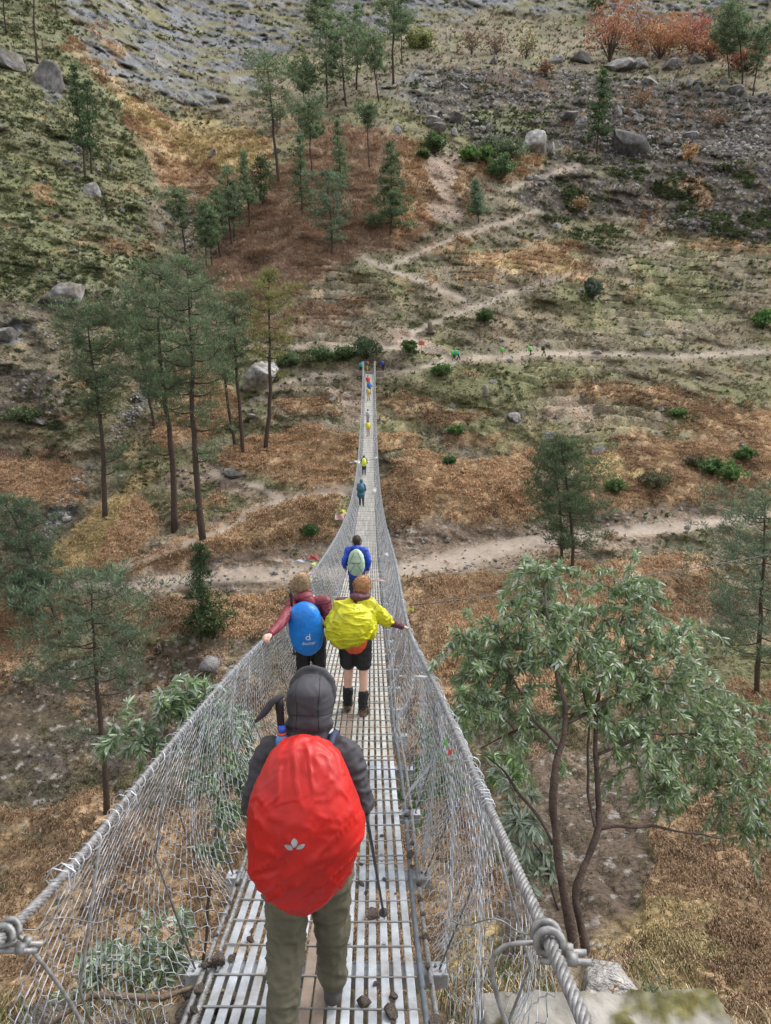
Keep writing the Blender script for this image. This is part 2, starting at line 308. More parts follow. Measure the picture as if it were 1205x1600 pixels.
TRAILS = [([(455, 545), (520, 548), (590, 540), (650, 545), (712, 562), (830, 556), (950, 552), (1080, 556), (1266, 545)], 4),
          ([(585, 586), (650, 576), (712, 562)], 4), ([(650, 545), (640, 525), (700, 495), (770, 470), (830, 447)], 3.2), ([(730, 472), (660, 440), (598, 420), (660, 395), (730, 365), (800, 345), (840, 330)], 3.2),
          ([(598, 420), (560, 400), (530, 395)], 3), ([(785, 300), (850, 275), (905, 258)], 3), ([(830, 447), (920, 420), (1010, 395), (1060, 380)], 2),
          ([(190, 890), (260, 868), (330, 840), (400, 800), (470, 775), (560, 768)], 5), ([(330, 740), (400, 760), (440, 778)], 4), ([(380, 640), (440, 600), (560, 580)], 2.5), ([(400, 620), (470, 660), (560, 680)], 2)]
for k_, (a, b) in enumerate(TRAILS): line(m, a, b*(1.0 if k_ < 2 else 1.15))
for k in M: M[k] = blur(M[k], 1.0 if k == 'trail' else 2.2)
def mask(k, px, py): return samp(M[k], -60, -60, MS, px, py)

def paint(px, py, w):
    """ground cover weights with ragged edges; w = world position"""
    n = fbm(w/5, 4, 3); n2 = fbm(w/5+50, 4, 9); n4 = fbm(w/14, 3, 13); n5 = fbm(w/14+9, 3, 15)
    ws = np.clip(80/np.maximum(w[..., 1], 5), .55, 3); wx = px+(n*22+n4*38)*ws; wy = py+(n2*15+n5*18)*ws
    r = {k: mask(k, wx, wy) for k in M if k != 'trail'}; r['trail'] = mask('trail', px+n*1.5, py+n2)
    b = fbm(w/2.2, 4, 21)
    for k in ('green', 'dry', 'spur', 'straw', 'dirt', 'dark', 'rock'): r[k] = sm(.22, .8, r[k]+(.6*b+.22*n4)*(1 if k != 'dry' else -1))
    return r
st = 2.3
ax = np.concatenate([np.arange(-480, -20, 8), np.arange(-20, 1226, st), np.arange(1226, 1700, 8)])
ay = np.concatenate([np.arange(-290, -20, 7), np.arange(-20, 1620, st), np.arange(1620, 2000, 7)])
GX, GY = np.meshgrid(ax, ay)
Yd = samp(DT, DX0, DY0, RS, GX, GY); W0 = P(GX, GY, Yd)
R = paint(GX, GY, W0)
rdx, rdy, rdz = ray(GX, GY); rd = np.stack([rdx, rdy, rdz], -1); rd /= np.linalg.norm(rd, axis=-1)[..., None]
near = np.clip(Yd/60, .35, 1.6)
tr = R['trail']; flat = 1-.85*np.clip(tr, 0, 1)
big = fbm(W0/np.array([14, 14, 9.]), 3, 31)*3.0*near+(.28-np.abs(fbm(W0/np.array([7, 16, 14.]), 3, 35)))*4.2*near*sm(900, 300, GY)*sm(420, 200, GX); med = fbm(W0/np.array([4, 4, 2.2]), 4, 41)*1.5*near
fine = fbm(W0/.9, 3, 51)*.22*np.clip(near, .6, 1.3)
rk = np.abs(fbm(W0/np.array([6, 6, 4.]), 5, 61)); rk2 = np.abs(fbm(W0@np.array([[1, 0, .9], [0, 1, 0], [-.9, 0, 1]])/np.array([12, 12, 3.4]), 4, 66))
zz = W0[..., 2]+2.2*fbm(W0/np.array([9, 9, 9.]), 3, 71)+.06*W0[..., 0]+.25*fbm(W0/2, 2, 72)
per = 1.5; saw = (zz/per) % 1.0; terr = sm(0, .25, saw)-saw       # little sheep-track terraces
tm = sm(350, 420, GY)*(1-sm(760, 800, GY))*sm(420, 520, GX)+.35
land = 1-np.exp(-((GX-577)/45)**2-((GY-580)/28)**2); rill = (np.abs(fbm(W0/np.array([2.2, 9, 9.]), 3, 37))-.2)*2.2*sm(75, 45, Yd)
disp = rill+(big*.8+med*(1-.5*R['dry']))*flat+fine*flat+R['rock']*(2.8*(rk-.22)+2.2*(rk2-.22))*near+R['dark']*.8*(rk-.2)*near
tmod = sm(-.35, .35, fbm(W0/np.array([16, 16, 10.]), 3, 75)); disp = disp*land; dz = terr*.85*land*tmod*tm*flat*(1-R['rock'])+R['dry']*.30*(1+fbm(W0/.8, 2, 77))*flat
wt = W0-rd*disp[..., None]*1.0; wt[..., 2] += dz
TW = wt
# colours
def cc(*c): return np.array(c)
n1 = fbm(W0/3, 4, 81)[..., None]; n2 = fbm(W0/.7, 3, 82)[..., None]; n3 = fbm(W0/9, 3, 83)[..., None]
base = cc(.143, .122, .085)*(.5+.5*sm(40, 72, Yd))[..., None]*(1+.35*n1+.3*n2)+cc(.0, .018, -.012)*sm(-.2, .4, n3)+cc(.05, .03, .015)*sm(0, .5, n1)  # base darker down in the ravine, its shade painted in
def lay(c, k, col, amt=1.):
    f = (np.clip(R[k], 0, 1)*amt)[..., None]; return c*(1-f)+col*f
C = base
C = lay(C, 'dark', cc(.050, .042, .036)*(1+.6*n2+.5*n1)+cc(.05, .045, .04)*sm(.25, .6, n2), .93)
C = lay(C, 'green', cc(.12, .13, .062)*(1+.6*n1+.4*n2), .75)
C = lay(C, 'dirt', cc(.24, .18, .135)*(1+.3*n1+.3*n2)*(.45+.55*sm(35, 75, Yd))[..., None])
crk = sm(.02, .14, rk2)[..., None]
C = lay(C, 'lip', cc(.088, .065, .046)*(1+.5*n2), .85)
C = lay(C, 'rock', (cc(.125, .13, .142)*(1+.35*n1+.25*n2)*(.35+.65*crk)+cc(.06, .045, .02)*sm(.1, .5, n3)), .93)
ov = (np.clip(R['rock'], 0, 1)[..., None])*sm(-.12, .2, fbm(W0/np.array([7, 7, 2.5]), 4, 90))[..., None]
C = C*(1-ov*.85)+cc(.13, .12, .055)*(1+.4*n2)*ov*.85
C = lay(C, 'spur', cc(.27, .185, .13)*(1+.5*n1+.5*n2), .85)
C = lay(C, 'dry', cc(.32, .215, .125)*(1+.5*n1+.5*n2), .85)
C = lay(C, 'straw', cc(.42, .31, .15)*(1+.25*n1+.3*n2), .75)
C = lay(C, 'trail', cc(.33, .275, .225)*(1+.2*n2+.1*n1), .95)
peb = (sm(.5, .62, vn(W0/.45, 91))*sm(.1, .5, R['dirt']+R['trail']+.5*R['dark']+.25))[..., None]; C = C*(1-.6*peb)+cc(.30, .28, .26)*.6*peb
C = C*(1+.22*sm(110, 210, Yd))[..., None]+.018*sm(110, 230, Yd)[..., None]; C = np.clip(C*(.97+.5*terr[..., None]*np.clip(tm*tmod, 0, 1)[..., None]), .012, .75)  # distance haze and the shade of ledges painted into the ground colour
ny, nx = GX.shape; idx = np.arange(nx*ny).reshape(ny, nx)
q = np.stack([idx[:-1, :-1], idx[1:, :-1], idx[1:, 1:], idx[:-1, 1:]], -1)
fx = (GX[:-1, :-1]+GX[1:, 1:])/2; fy = (GY[:-1, :-1]+GY[1:, 1:])/2
road = samp(blur(np.maximum(0, (lambda z: (line(z, T_ROAD, [7, 9, 12, 12, 14, 14, 11, 9, 8, 7, 6]), z)[1])(Z())), 1), -60, -60, MS, fx, fy) > .5
trl = (mask('trail', fx, fy) > .5) & ~road
cliff = (R['rock'][:-1, :-1] > .5) & (fy < 175) & ~trl
rav = (fy > 925+20*np.sin(fx/70)) & ~road
cls = np.where(road, 1, np.where(trl, 2, np.where(cliff, 3, np.where(rav, 4, 0))))
M_GROUND = mat_attr('ground cover', .95, 2.6, .5, 1., 3.2, .15, dist=.35)
M_EARTH = mat_attr('trodden earth', .95, 2.5, .22, .5, 6, .15, dist=.06)
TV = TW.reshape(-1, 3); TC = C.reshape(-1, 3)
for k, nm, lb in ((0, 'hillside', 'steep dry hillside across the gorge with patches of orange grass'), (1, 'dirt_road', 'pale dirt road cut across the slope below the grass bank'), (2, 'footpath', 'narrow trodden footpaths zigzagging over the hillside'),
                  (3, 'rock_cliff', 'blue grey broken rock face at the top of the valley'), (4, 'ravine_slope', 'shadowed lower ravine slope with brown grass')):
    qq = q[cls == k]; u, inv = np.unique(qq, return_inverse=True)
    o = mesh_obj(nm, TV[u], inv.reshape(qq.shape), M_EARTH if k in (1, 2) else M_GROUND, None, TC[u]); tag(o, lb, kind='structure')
def ground(px, py):
    """displaced ground point seen at a photo pixel"""
    j = int(np.clip(np.searchsorted(ay, py), 0, ny-1)); i = int(np.clip(np.searchsorted(ax, px), 0, nx-1)); return Vector(TW[j, i].tolist())
# ================================================================ GROUND COVER (stuff)
inf = (GX > -60) & (GX < 1265) & (GY > -60) & (GY < 1660)
II = np.flatnonzero(inf.ravel()); RF = {k: v.ravel() for k, v in R.items()}; TF = TV; YF = Yd.ravel()
def pick(n, wgt, jit=.5):
    p = np.clip(wgt[II], 0, None); p = p/p.sum(); i = rng.choice(II, n, p=p)
    pos = TF[i].copy(); s = YF[i]*st/F; pos[:, 0] += rng.normal(0, 1, n)*s*jit; return i, pos
def tufts(name, label, i, pos, length, width, c0, c1, nb, mat, lean=(0, -.7, 0), up=.75, spread=.55, seed=0, root=.5):
    n = len(i); N = n*nb; p = np.repeat(pos, nb, 0); Lh = np.repeat(length, nb)*rng.uniform(.6, 1.25, N); Wd = np.repeat(width, nb)*rng.uniform(.7, 1.3, N)
    cl = np.repeat(length, nb)
    a = rng.uniform(0, 2*math.pi, N); b = p+np.stack([np.cos(a), np.sin(a), np.zeros(N)], 1)*(cl*.35*rng.uniform(0, 1, N))[:, None]
    d = np.array([0, 0, up])+np.array(lean)*rng.uniform(.4, 1.3, N)[:, None]+rng.normal(0, spread, (N, 3))*[1, .8, .35]
    # each clump leans its own way
    d += np.repeat(rng.normal(0, .35, (n, 3))*[1, .5, .2], nb, 0); d /= np.linalg.norm(d, axis=1)[:, None]
    sd_ = np.cross(d, rng.normal(0, 1, (N, 3))+[0, -1.5, 0]); sd_ /= np.linalg.norm(sd_, axis=1)[:, None]+1e-9
    mid = b+d*(Lh*.55)[:, None]; tip = b+d*(Lh*.85)[:, None]+np.array([0, -.25, -.3])*Lh[:, None]
    w = (sd_*Wd[:, None]/2)
    v = np.stack([b-w, b+w, mid+w*.8, mid-w*.8, tip], 1).reshape(-1, 3); k = np.arange(N)*5
    f = np.concatenate([np.stack([k, k+1, k+2], 1), np.stack([k, k+2, k+3], 1), np.stack([k+3, k+2, k+4], 1)])
    ti = np.repeat(rng.uniform(0, 1, n), nb)[:, None]; cc_ = (np.array(c0)*(1-ti)+np.array(c1)*ti) if np.ndim(c0) == 1 else np.repeat(c0, nb, 0)
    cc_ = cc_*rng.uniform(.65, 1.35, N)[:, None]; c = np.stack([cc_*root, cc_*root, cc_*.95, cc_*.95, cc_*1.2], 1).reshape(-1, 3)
    return tag(mesh_obj(name, v, f, mat, None, np.clip(c, .01, .8), False), label, kind='stuff')
M_BLADE = mat_leaf('dry blades', None, .75, .15); M_GREENB = mat_leaf('green blades', None, .6, .25)
clump = sm(-.25, .35, fbm(TF/2.4, 3, 101))
i, p = pick(60000, (1-.75*RF['lip'])*RF['dry']*(.25+clump)*(1-RF['trail'])*(.5+.5*np.clip(YF/60, .4, 1.2)))
t = rng.uniform(0, 1, len(i))[:, None]; big_ = fbm(p/8, 2, 105)[:, None]
c = cc(.40, .245, .14)*(1-t)+cc(.58, .42, .27)*t; c = c*(1+.6*big_); c = np.where(RF['straw'][i][:, None] > .4, cc(.56, .45, .24)*(.8+.4*t), c)
low = np.clip((YF[i]-20)/45, 0, 1)[:, None]; c = c*(.62+.38*low)*(1-.78*np.clip(RF['dark'][i]+.8*RF['lip'][i], 0, 1))[:, None]  # grass darkened too, carrying the painted ravine and bank shade
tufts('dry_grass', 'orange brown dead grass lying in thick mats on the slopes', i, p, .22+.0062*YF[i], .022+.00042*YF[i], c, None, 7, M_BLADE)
i, p = pick(16000, RF['spur']*(.3+clump)*(1-RF['dry']))
t = rng.uniform(0, 1, len(i))[:, None]; c = cc(.34, .22, .15)*(1-t)+cc(.50, .37, .27)*t
tufts('dead_bracken', 'rusty red dead bracken on the central spur', i, p, .25+.006*YF[i], .03+.0004*YF[i], c, None, 6, M_BLADE, lean=(0, -.3, 0), up=1., root=.85)
wg = (1-.8*RF['lip'])*(1-RF['dry'])*(1-RF['spur'])*(1-.8*RF['dirt'])*(1-RF['rock']*.85)*(1-.9*RF['trail'])*(.15+clump)
i, p = pick(44000, wg*(.4+RF['green']*.7+.3*(1-RF['dark']))*(.35+1.3*np.clip(terr.ravel(), 0, 1)))
g = RF['green'][i][:, None]; t = rng.uniform(0, 1, len(i))[:, None]
c = (cc(.17, .16, .085)*(1-t)+cc(.27, .22, .12)*t)*(1-g*.8)+g*.8*(cc(.12, .15, .06)*(1-t)+cc(.19, .19, .09)*t)
c = np.where(rng.uniform(0, 1, len(i))[:, None] > .93, cc(.09, .16, .05), c)
c = .88*c*(1-.5*np.clip(RF['dark'][i], 0, 1))[:, None]
tufts('short_grass', 'short olive green grass and weeds on the hillside', i, p, .12+.0035*YF[i], .02+.0004*YF[i], c, None, 6, M_GREENB, up=.9, root=.75)
i, p = pick(4200, (RF['green']*.25+RF['dark']*.3+.12+1.6*(sm(820, 860, GX)*sm(235, 255, GY)*sm(400, 370, GY)).ravel())*(1-RF['dry'])*sm(60, 90, YF)*(fbm(TF/6, 3, 120) > .12)*(1-RF['trail']))
t = rng.uniform(0, 1, len(i))[:, None]; c = cc(.075, .11, .045)*(1-t)+cc(.13, .16, .065)*t
tufts('low_scrub', 'low dark green scrub scattered over the hillside', i, p, .3+.004*YF[i], .06+.0006*YF[i], c, None, 12, M_GREENB, lean=(0, -.1, 0), up=.8, spread=.8)

# ================================================================ STONES
M_STONE = mat_attr('weathered stone', .92, 4.5, .55, 1., 7, .15, dist=.12)
def rock_mesh(seed, sub=3, flat=.7, ang=.5):
    bm = bmesh.new(); bmesh.ops.create_icosphere(bm, subdivisions=sub, radius=1); v = np.array([w.co[:] for w in bm.verts]); f = np.array([[w.index for w in q.verts] for q in bm.faces]); bm.free()
    r = np.random.default_rng(seed); v = v*r.uniform(.75, 1.25, 3)*[1, 1, flat]
    if sub > 1: v = v*(1+ang*.45*fbm(v*1.1+seed, 3, seed)[:, None])
    for _ in range(16):                                 # facets sheared off by random planes
        nrm = r.normal(0, 1, 3); nrm /= np.linalg.norm(nrm); d = v@nrm; cut = r.uniform(.32, .78); over = np.clip(d-cut, 0, None); v = v-nrm*(over*.97)[:, None]
    if sub > 1: v = v*(1+.10*np.abs(fbm(v*4+seed, 4, seed))[:, None]); v += v*.025*vn(v*12, seed+1)[:, None]
    return v, f
RK = [rock_mesh(s, 1, .7) for s in range(12)]
def scree(name, label, i, p, size, c0):
    vs, fs, cs = [], [], []; n0 = 0
    for k in range(len(i)):
        v, f = RK[k % 12]; a = rng.uniform(0, 6.28); cs_, sn = math.cos(a), math.sin(a); v = v@np.array([[cs_, sn, 0], [-sn, cs_, 0], [0, 0, 1]])*size[k]; vs.append(v+p[k]); fs.append(f+n0); n0 += len(v)
        cs.append(np.ones((len(v), 3))*c0[k]*rng.uniform(.75, 1.2, (len(v), 1)))
    return tag(mesh_obj(name, np.concatenate(vs), np.concatenate(fs), M_STONE, None, np.concatenate(cs), False), label, kind='stuff')
wg = RF['dark']*(TF[:, 2] > 30)*1.6+.12*RF['dirt']+.05+RF['rock']*.1; wg = wg*(1-RF['dry'])*(.1+sm(0, .4, fbm(TF/7, 3, 130))*2)
i, p = pick(5200, wg); s = (YF[i]*.0016+.04)*rng.lognormal(0, .55, len(i)); t = rng.uniform(.5, 1.25, len(i))[:, None]
scree('loose_stones', 'small grey stones strewn over the slopes', i, p, s, cc(.22, .21, .205)*t)
def scree_at(cx, cy, rx, ry, ang, n, ps, pale=1.):
    a = rng.uniform(0, 6.28, n); r = np.sqrt(rng.uniform(0, 1, n)); u = r*np.cos(a)*rx; v = r*np.sin(a)*ry; t = math.radians(ang)
    return np.array([[*ground(cx+u[k]*math.cos(t)-v[k]*math.sin(t), cy+u[k]*math.sin(t)+v[k]*math.cos(t))] for k in range(n)]), rng.lognormal(0, .4, n)*ps
for (cx, cy, rx, ry, ang, n, ps, nm, lb) in [(95, 795, 14, 62, 32, 260, .22, 'rubble_chute', 'pale rubble tumbled down the gully beside the straw slope'), (205, 640, 14, 60, 35, 220, .25, 'stone_chute', 'pale stony gully floor behind the tall pines'),
                         (1060, 215, 150, 30, 3, 420, .5, 'boulder_field', 'crowded grey boulders on the dark upper slope'), (300, 340, 16, 60, 10, 160, .35, 'stony_gully', 'stones in the gully bed above the pine group')]:
    pp, ss = scree_at(cx, cy, rx, ry, ang, n, ps); scree(nm, lb, range(n), pp, ss, cc(.30, .28, .27)*rng.uniform(.6, 1.2, n)[:, None])
BV = [rock_mesh(40+s, 4, .75) for s in range(7)]; BM_ = {}
def boulder(px, py, wpx, label, hf=.75, tone=1., group=None, name='boulder', tint=(.25, .24, .235), var=None):
    """a boulder whose middle stands at the pixel, wpx photo pixels wide"""
    g = ground(px, py+wpx*hf*.3); k = (var if var is not None else len(COL.objects)) % 7; v, f = BV[k]; key = (k, round(tone, 1), tint)
    if key not in BM_:
        c = cc(*tint)*.85*tone*(1+.8*fbm(v*2.2, 4, k)[:, None]+.3*vn(v*9, 3)[:, None]); mo = sm(.1, .4, fbm(v*1.8+5, 3, k))[:, None]; c = c*(1-.6*mo)+cc(.11, .09, .055)*.6*mo
        o = mesh_obj(name, v, f, M_STONE, None, np.clip(c, .02, .7), True); BM_[key] = o
    else: o = BM_[key].copy(); o.name = name; COL.objects.link(o)
    s = wpx*g.length/F/2.0; o.location = g+Vector((0, 0, s*hf*.25)); o.scale = (s, s, s*hf/.72); o.rotation_euler = (0, 0, random.uniform(0, 6.28))
    return tag(o, label, 'boulder', group)
for a in [(405, 582, 64, 'big pale boulder topped with brown grass behind the yellowish pine', .85, 1.3), (148, 296, 34, 'rounded grey boulder below the pine pair on the left slope', .85, 1.),
          (836, 222, 52, 'largest pale angular boulder on the dark upper slope', .75, 1.6), (860, 233, 24, 'small pale boulder touching the largest angular one', .8, 1.5), (975, 222, 62, 'dark overhanging boulder with a cave beneath beside the lone upper pine', .9, .45),
          (908, 90, 38, 'dark flat boulder on the edge of the upper terrace', .5, .6), (872, 92, 30, 'pale wedge boulder left of the dark flat one', .5, 1.2), (961, 101, 44, 'long grey boulder on the terrace edge right of the orange tree', .5, 1.1),
          (1003, 97, 36, 'grey slab boulder on the terrace edge below the orange bushes', .5, 1.1), (1047, 103, 36, 'grey boulder furthest right on the terrace edge', .5, .9), (770, 95, 22, 'small dark boulder at the terrace edge below the poles', .6, .6),
          (110, 458, 66, 'massive grey outcrop boulder on the left hillside', .75, 1.), (8, 95, 60, 'dark layered boulder at the left edge of the upper slope', .5, .6), (75, 120, 54, 'tall grey crag boulder on the upper left slope', .95, .75),
          (10, 520, 44, 'grey boulder at the left edge below the outcrop', .6, .8), (805, 650, 34, 'grey boulder on the stony patch right of the bridge', .6, 1.), (858, 682, 34, 'slanting grey boulder nearest the lone dark pine', .6, .9), (930, 705, 46, 'flat stone heap boulder behind the lone dark pine', .4, .8),
          (360, 738, 40, 'dark brown boulder between the tall pine and the footpath', .65, .45), (240, 857, 18, 'small grey boulder on the lower footpath', .6, 1.), (870, 351, 18, 'pale boulder on the slope above the grass terraces', .6, 1.3), (842, 368, 14, 'bluish pale stone on the slope under the diagonal path', .8, 1.4),
          (1010, 520, 16, 'pale stone lying above the right footpath', .7, 1.4), (930, 549, 18, 'pale stone edging the right footpath', .4, 1.4), (745, 423, 16, 'grey stone in the orange grass terrace', .6, 1.1), (765, 447, 14, 'grey stone beside the diagonal path bend', .6, 1.1),
          (640, 632, 14, 'small dark stone on the slope just right of the bridge', .7, .8), (705, 633, 15, 'grey stone among short grass right of the bridge', .6, 1.), (520, 627, 14, 'bluish grey stone left of the far bridge end', .8, .9), (390, 648, 16, 'small grey stone below the big pale boulder', .6, 1.),
          (698, 843, 14, 'angular stone lying on the road bank', .8, 1.), (905, 455, 14, 'pale stone beside the diagonal footpath', .6, 1.2), (345, 155, 24, 'dark boulder in the gully head', .6, .5), (330, 243, 22, 'grey boulder lying in the gully grass', .5, .9),
          (910, 190, 24, 'rounded grey boulder left of the lone upper pine', .8, 1.), (890, 180, 26, 'grey boulder pair member above the lone upper pine', .7, .8), (708, 182, 30, 'dark rounded boulder over the sandy slide', .7, .5), (762, 202, 22, 'grey boulder above the green bushes', .8, .9), (618, 203, 22, 'grey boulder on the spur top', .7, 1.),
          (1085, 92, 26, 'grey boulder beside the orange bushes', .7, .9), (60, 655, 34, 'flat dark slab in the lower left dark patch', .35, .7), (1030, 640, 20, 'grey stone in the right grass terraces', .5, .9), (22, 905, 20, 'grey stone near the left edge below the straw slope', .5, .8),
          (430, 235, 20, 'grey boulder between the spur pines', .7, .8), (430, 195, 16, 'dark boulder near the tallest spur pine', .9, .5)]:
    boulder(*a[:3], a[3], a[4], a[5])
for (px0, px1, py0, py1, n, lo, hi, lab, grp) in [(650, 1200, 120, 225, 70, 8, 22, 'grey boulder scattered on the dark stony slope below the terrace', 'boulders of the dark upper slope'), (10, 230, 100, 460, 22, 6, 16, 'grey boulder poking out of the mossy left hillside', 'boulders of the left hillside'),
                                                (620, 1200, 430, 720, 34, 5, 13, 'small stone lying among the grassy terraces', 'stones among the grassy terraces')]:
    for k in range(n): boulder(random.uniform(px0, px1), random.uniform(py0, py1), random.uniform(lo, hi)*random.choice((.7, 1, 1, 1.2)), lab, .7, random.choice((.6, .8, 1., 1.2)), grp, 'boulder' if hi > 15 else 'stone')

# ================================================================ TREES
M_BARK = mat_attr('pine bark', .95, 6, .4, .9, 22, .1, dist=.03)
M_NEEDLE = mat_leaf('pine needles', None, .6, .35); M_LEAFG = mat_leaf('shrub leaves', None, .55, .25)
def needles(k_far, centres, radius, per, wd, ln, col, rg, flat=.7, upb=.55):
    n = len(centres); N = n*per; c = np.repeat(centres, per, 0); r = np.repeat(radius, per)
    o = rg.normal(0, 1, (N, 3)); o /= np.linalg.norm(o, axis=1)[:, None]; o *= (rg.uniform(0, 1, N)**.45)[:, None]
    p = c+o*r[:, None]*[1, 1, flat]
    d = o*.9+rg.normal(0, .45, (N, 3))+[0, 0, upb]; d /= np.linalg.norm(d, axis=1)[:, None]; L_ = ln*rg.uniform(.6, 1.3, N)
    s = np.cross(d, rg.normal(0, 1, (N, 3))); s /= np.linalg.norm(s, axis=1)[:, None]+1e-9; s *= (wd*rg.uniform(.6, 1.4, N)/2)[:, None]
    v = np.stack([p-s*.4, p+s*.4, p+d*(L_*.5)[:, None]+s, p+d*L_[:, None], p+d*(L_*.5)[:, None]-s], 1).reshape(-1, 3)
    k = np.arange(N)*5; f = np.concatenate([np.stack([k, k+1, k+2], 1), np.stack([k, k+2, k+4], 1), np.stack([k+4, k+2, k+3], 1)])
    sh = np.clip(.72+.42*o[:, 2], .35, 1.2)*np.repeat(rg.uniform(.7, 1.25, n), per)*rg.uniform(.8, 1.2, N)  # clumps lighter on top, darker below: light and shade in the colour
    cl = np.array(col)*(1+.45*min(1., max(0., (k_far-90)/110)))*sh[:, None]*(1+rg.uniform(-.12, .12, (N, 3))); cl = np.repeat(np.clip(cl, .008, .6), 5, 0)  # far foliage paler, distance haze put into its colour
    return v, f, cl
def pine(base, H, cr, label, lean=0., cs=.35, shape='broad', seed=0, col=(.165, .225, .12), lx=0., group=None, dens=1., low=(), name='pine_tree', off=0., bark=(.065, .048, .04), kfar=None):
    """base point, height, crown radius, crown start; tapered trunk with limbs, foliage in clumps of needles on the limb ends"""
    rg = np.random.default_rng(seed+500); D = max(20., base.length); rt = empty(name, base); tag(rt, label, 'tree', group)
    mb = MB(); n = 16; t = np.linspace(0, 1, n); wob = np.cumsum(rg.normal(0, .012, n))*H*.5; wob -= wob[0]
    tx = lean*H*t**1.3+wob*.6+math.sin(seed)*.012*H*np.sin(t*5); tyy = np.cumsum(rg.normal(0, .008, n))*H*.4; T = np.stack([tx, tyy-tyy[0], t*H], 1); T[0, 2] = -.8
    r0 = max(.013*H, .07); mb.tube(T, r0*(1-t)**.75+.02, 8, np.array(bark)*1.)
    lm = MB(); tips = []; rad = []
    def at(h): return np.array([np.interp(h, t, T[:, q]) for q in range(3)])
    nl = int((22 if shape != 'cone' else 34)*dens)
    hs_ = list(np.linspace(cs, .985, nl)+rg.normal(0, .012, nl))+[q[0] for q in low]
    for k, h in enumerate(hs_):
        h = min(max(h, .1), .99); u = (h-cs)/(1-cs)
        if shape == 'broad': R_ = cr*(.55+.6*math.sin(min(1, max(0, u))*2.6+.25))*(1-.5*max(0, u-.75)/.25)
        elif shape == 'flat': R_ = cr*(.35+.75*u) if u < .85 else cr*.75
        else: R_ = cr*(1.05-.92*u)
        a = k*2.4+rg.normal(0, .35); R_ *= rg.uniform(.6, 1.12)
        if k >= nl: R_ = cr*low[k-nl][1]; a = low[k-nl][2]
        R_ = max(R_, .35); up = (.25+.35*u) if shape != 'cone' else .12
        if shape == 'flat': up = .5
        p0 = at(h); m_ = 7; s = np.linspace(0, 1, m_); dirv = np.array([math.cos(a), math.sin(a), 0]); sw = np.array([-dirv[1], dirv[0], 0])*rg.normal(0, .18)
        pts = p0+dirv*(s*R_)[:, None]+sw*(s**2*R_)[:, None]+np.array([0, 0, 1.])*((-.12*np.sin(s*3.1)+up*s**1.6)*R_)[:, None]+rg.normal(0, .02*R_, (m_, 3))*s[:, None]
        lm.tube(pts, np.maximum(r0*.33*(1-h*.4)*(1-s*.85), .012*D/70), 4, np.array(bark)*.8, False)
        off_n = max(3, int(R_/(.42)*1.5)+2)
        for q in range(off_n):
            sq = rg.uniform(.38, 1.05)**.8; sq = min(sq, 1); pc = np.array([np.interp(sq, s, pts[:, z]) for z in range(3)])
            sp = R_*.22+.2; o = rg.normal(0, 1, 3)*[sp, sp, sp*.35]+[0, 0, .18]
            if q % 2 == 0: lm.tube(np.array([pc, pc+o*.5+[0, 0, -.03], pc+o]), [.014*D/70, .010*D/70, .006*D/70], 3, np.array(bark)*.8, False)
            tips.append(pc+o); rad.append(rg.uniform(.30, .62)*(.75+.02*H))
    for q in range(5): tips.append(T[-1]+rg.normal(0, .25, 3)+[0, 0, -.1*q]); rad.append(.4)
    mb.build('trunk', M_BARK, rt); lm.build('limbs', M_BARK, rt)
    per = int(28*(1.25 if D < 90 else .85 if D < 150 else .6)); k_ = D/70
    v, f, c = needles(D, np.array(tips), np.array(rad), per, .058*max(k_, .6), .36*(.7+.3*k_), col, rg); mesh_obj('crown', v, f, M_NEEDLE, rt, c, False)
    return rt
def pine_at(bx, by, tx, ty, crpx, label, **k):
    crpx = crpx*(.85 if by < 430 else 1.); g = ground(bx, by) if 'Y' not in k else V(bx, by, k.pop('Y')); top = P(tx, ty, g.y); H = top[2]-g.z
    d = float(proj(np.array([g[:]]))[2][0]); k.setdefault('lean', (top[0]-g.x)/max(H, 1)); return pine(g, H, crpx*d/F, label, **k)
DG = (.125, .18, .09); YG = (.25, .26, .09); BG = (.15, .215, .13)
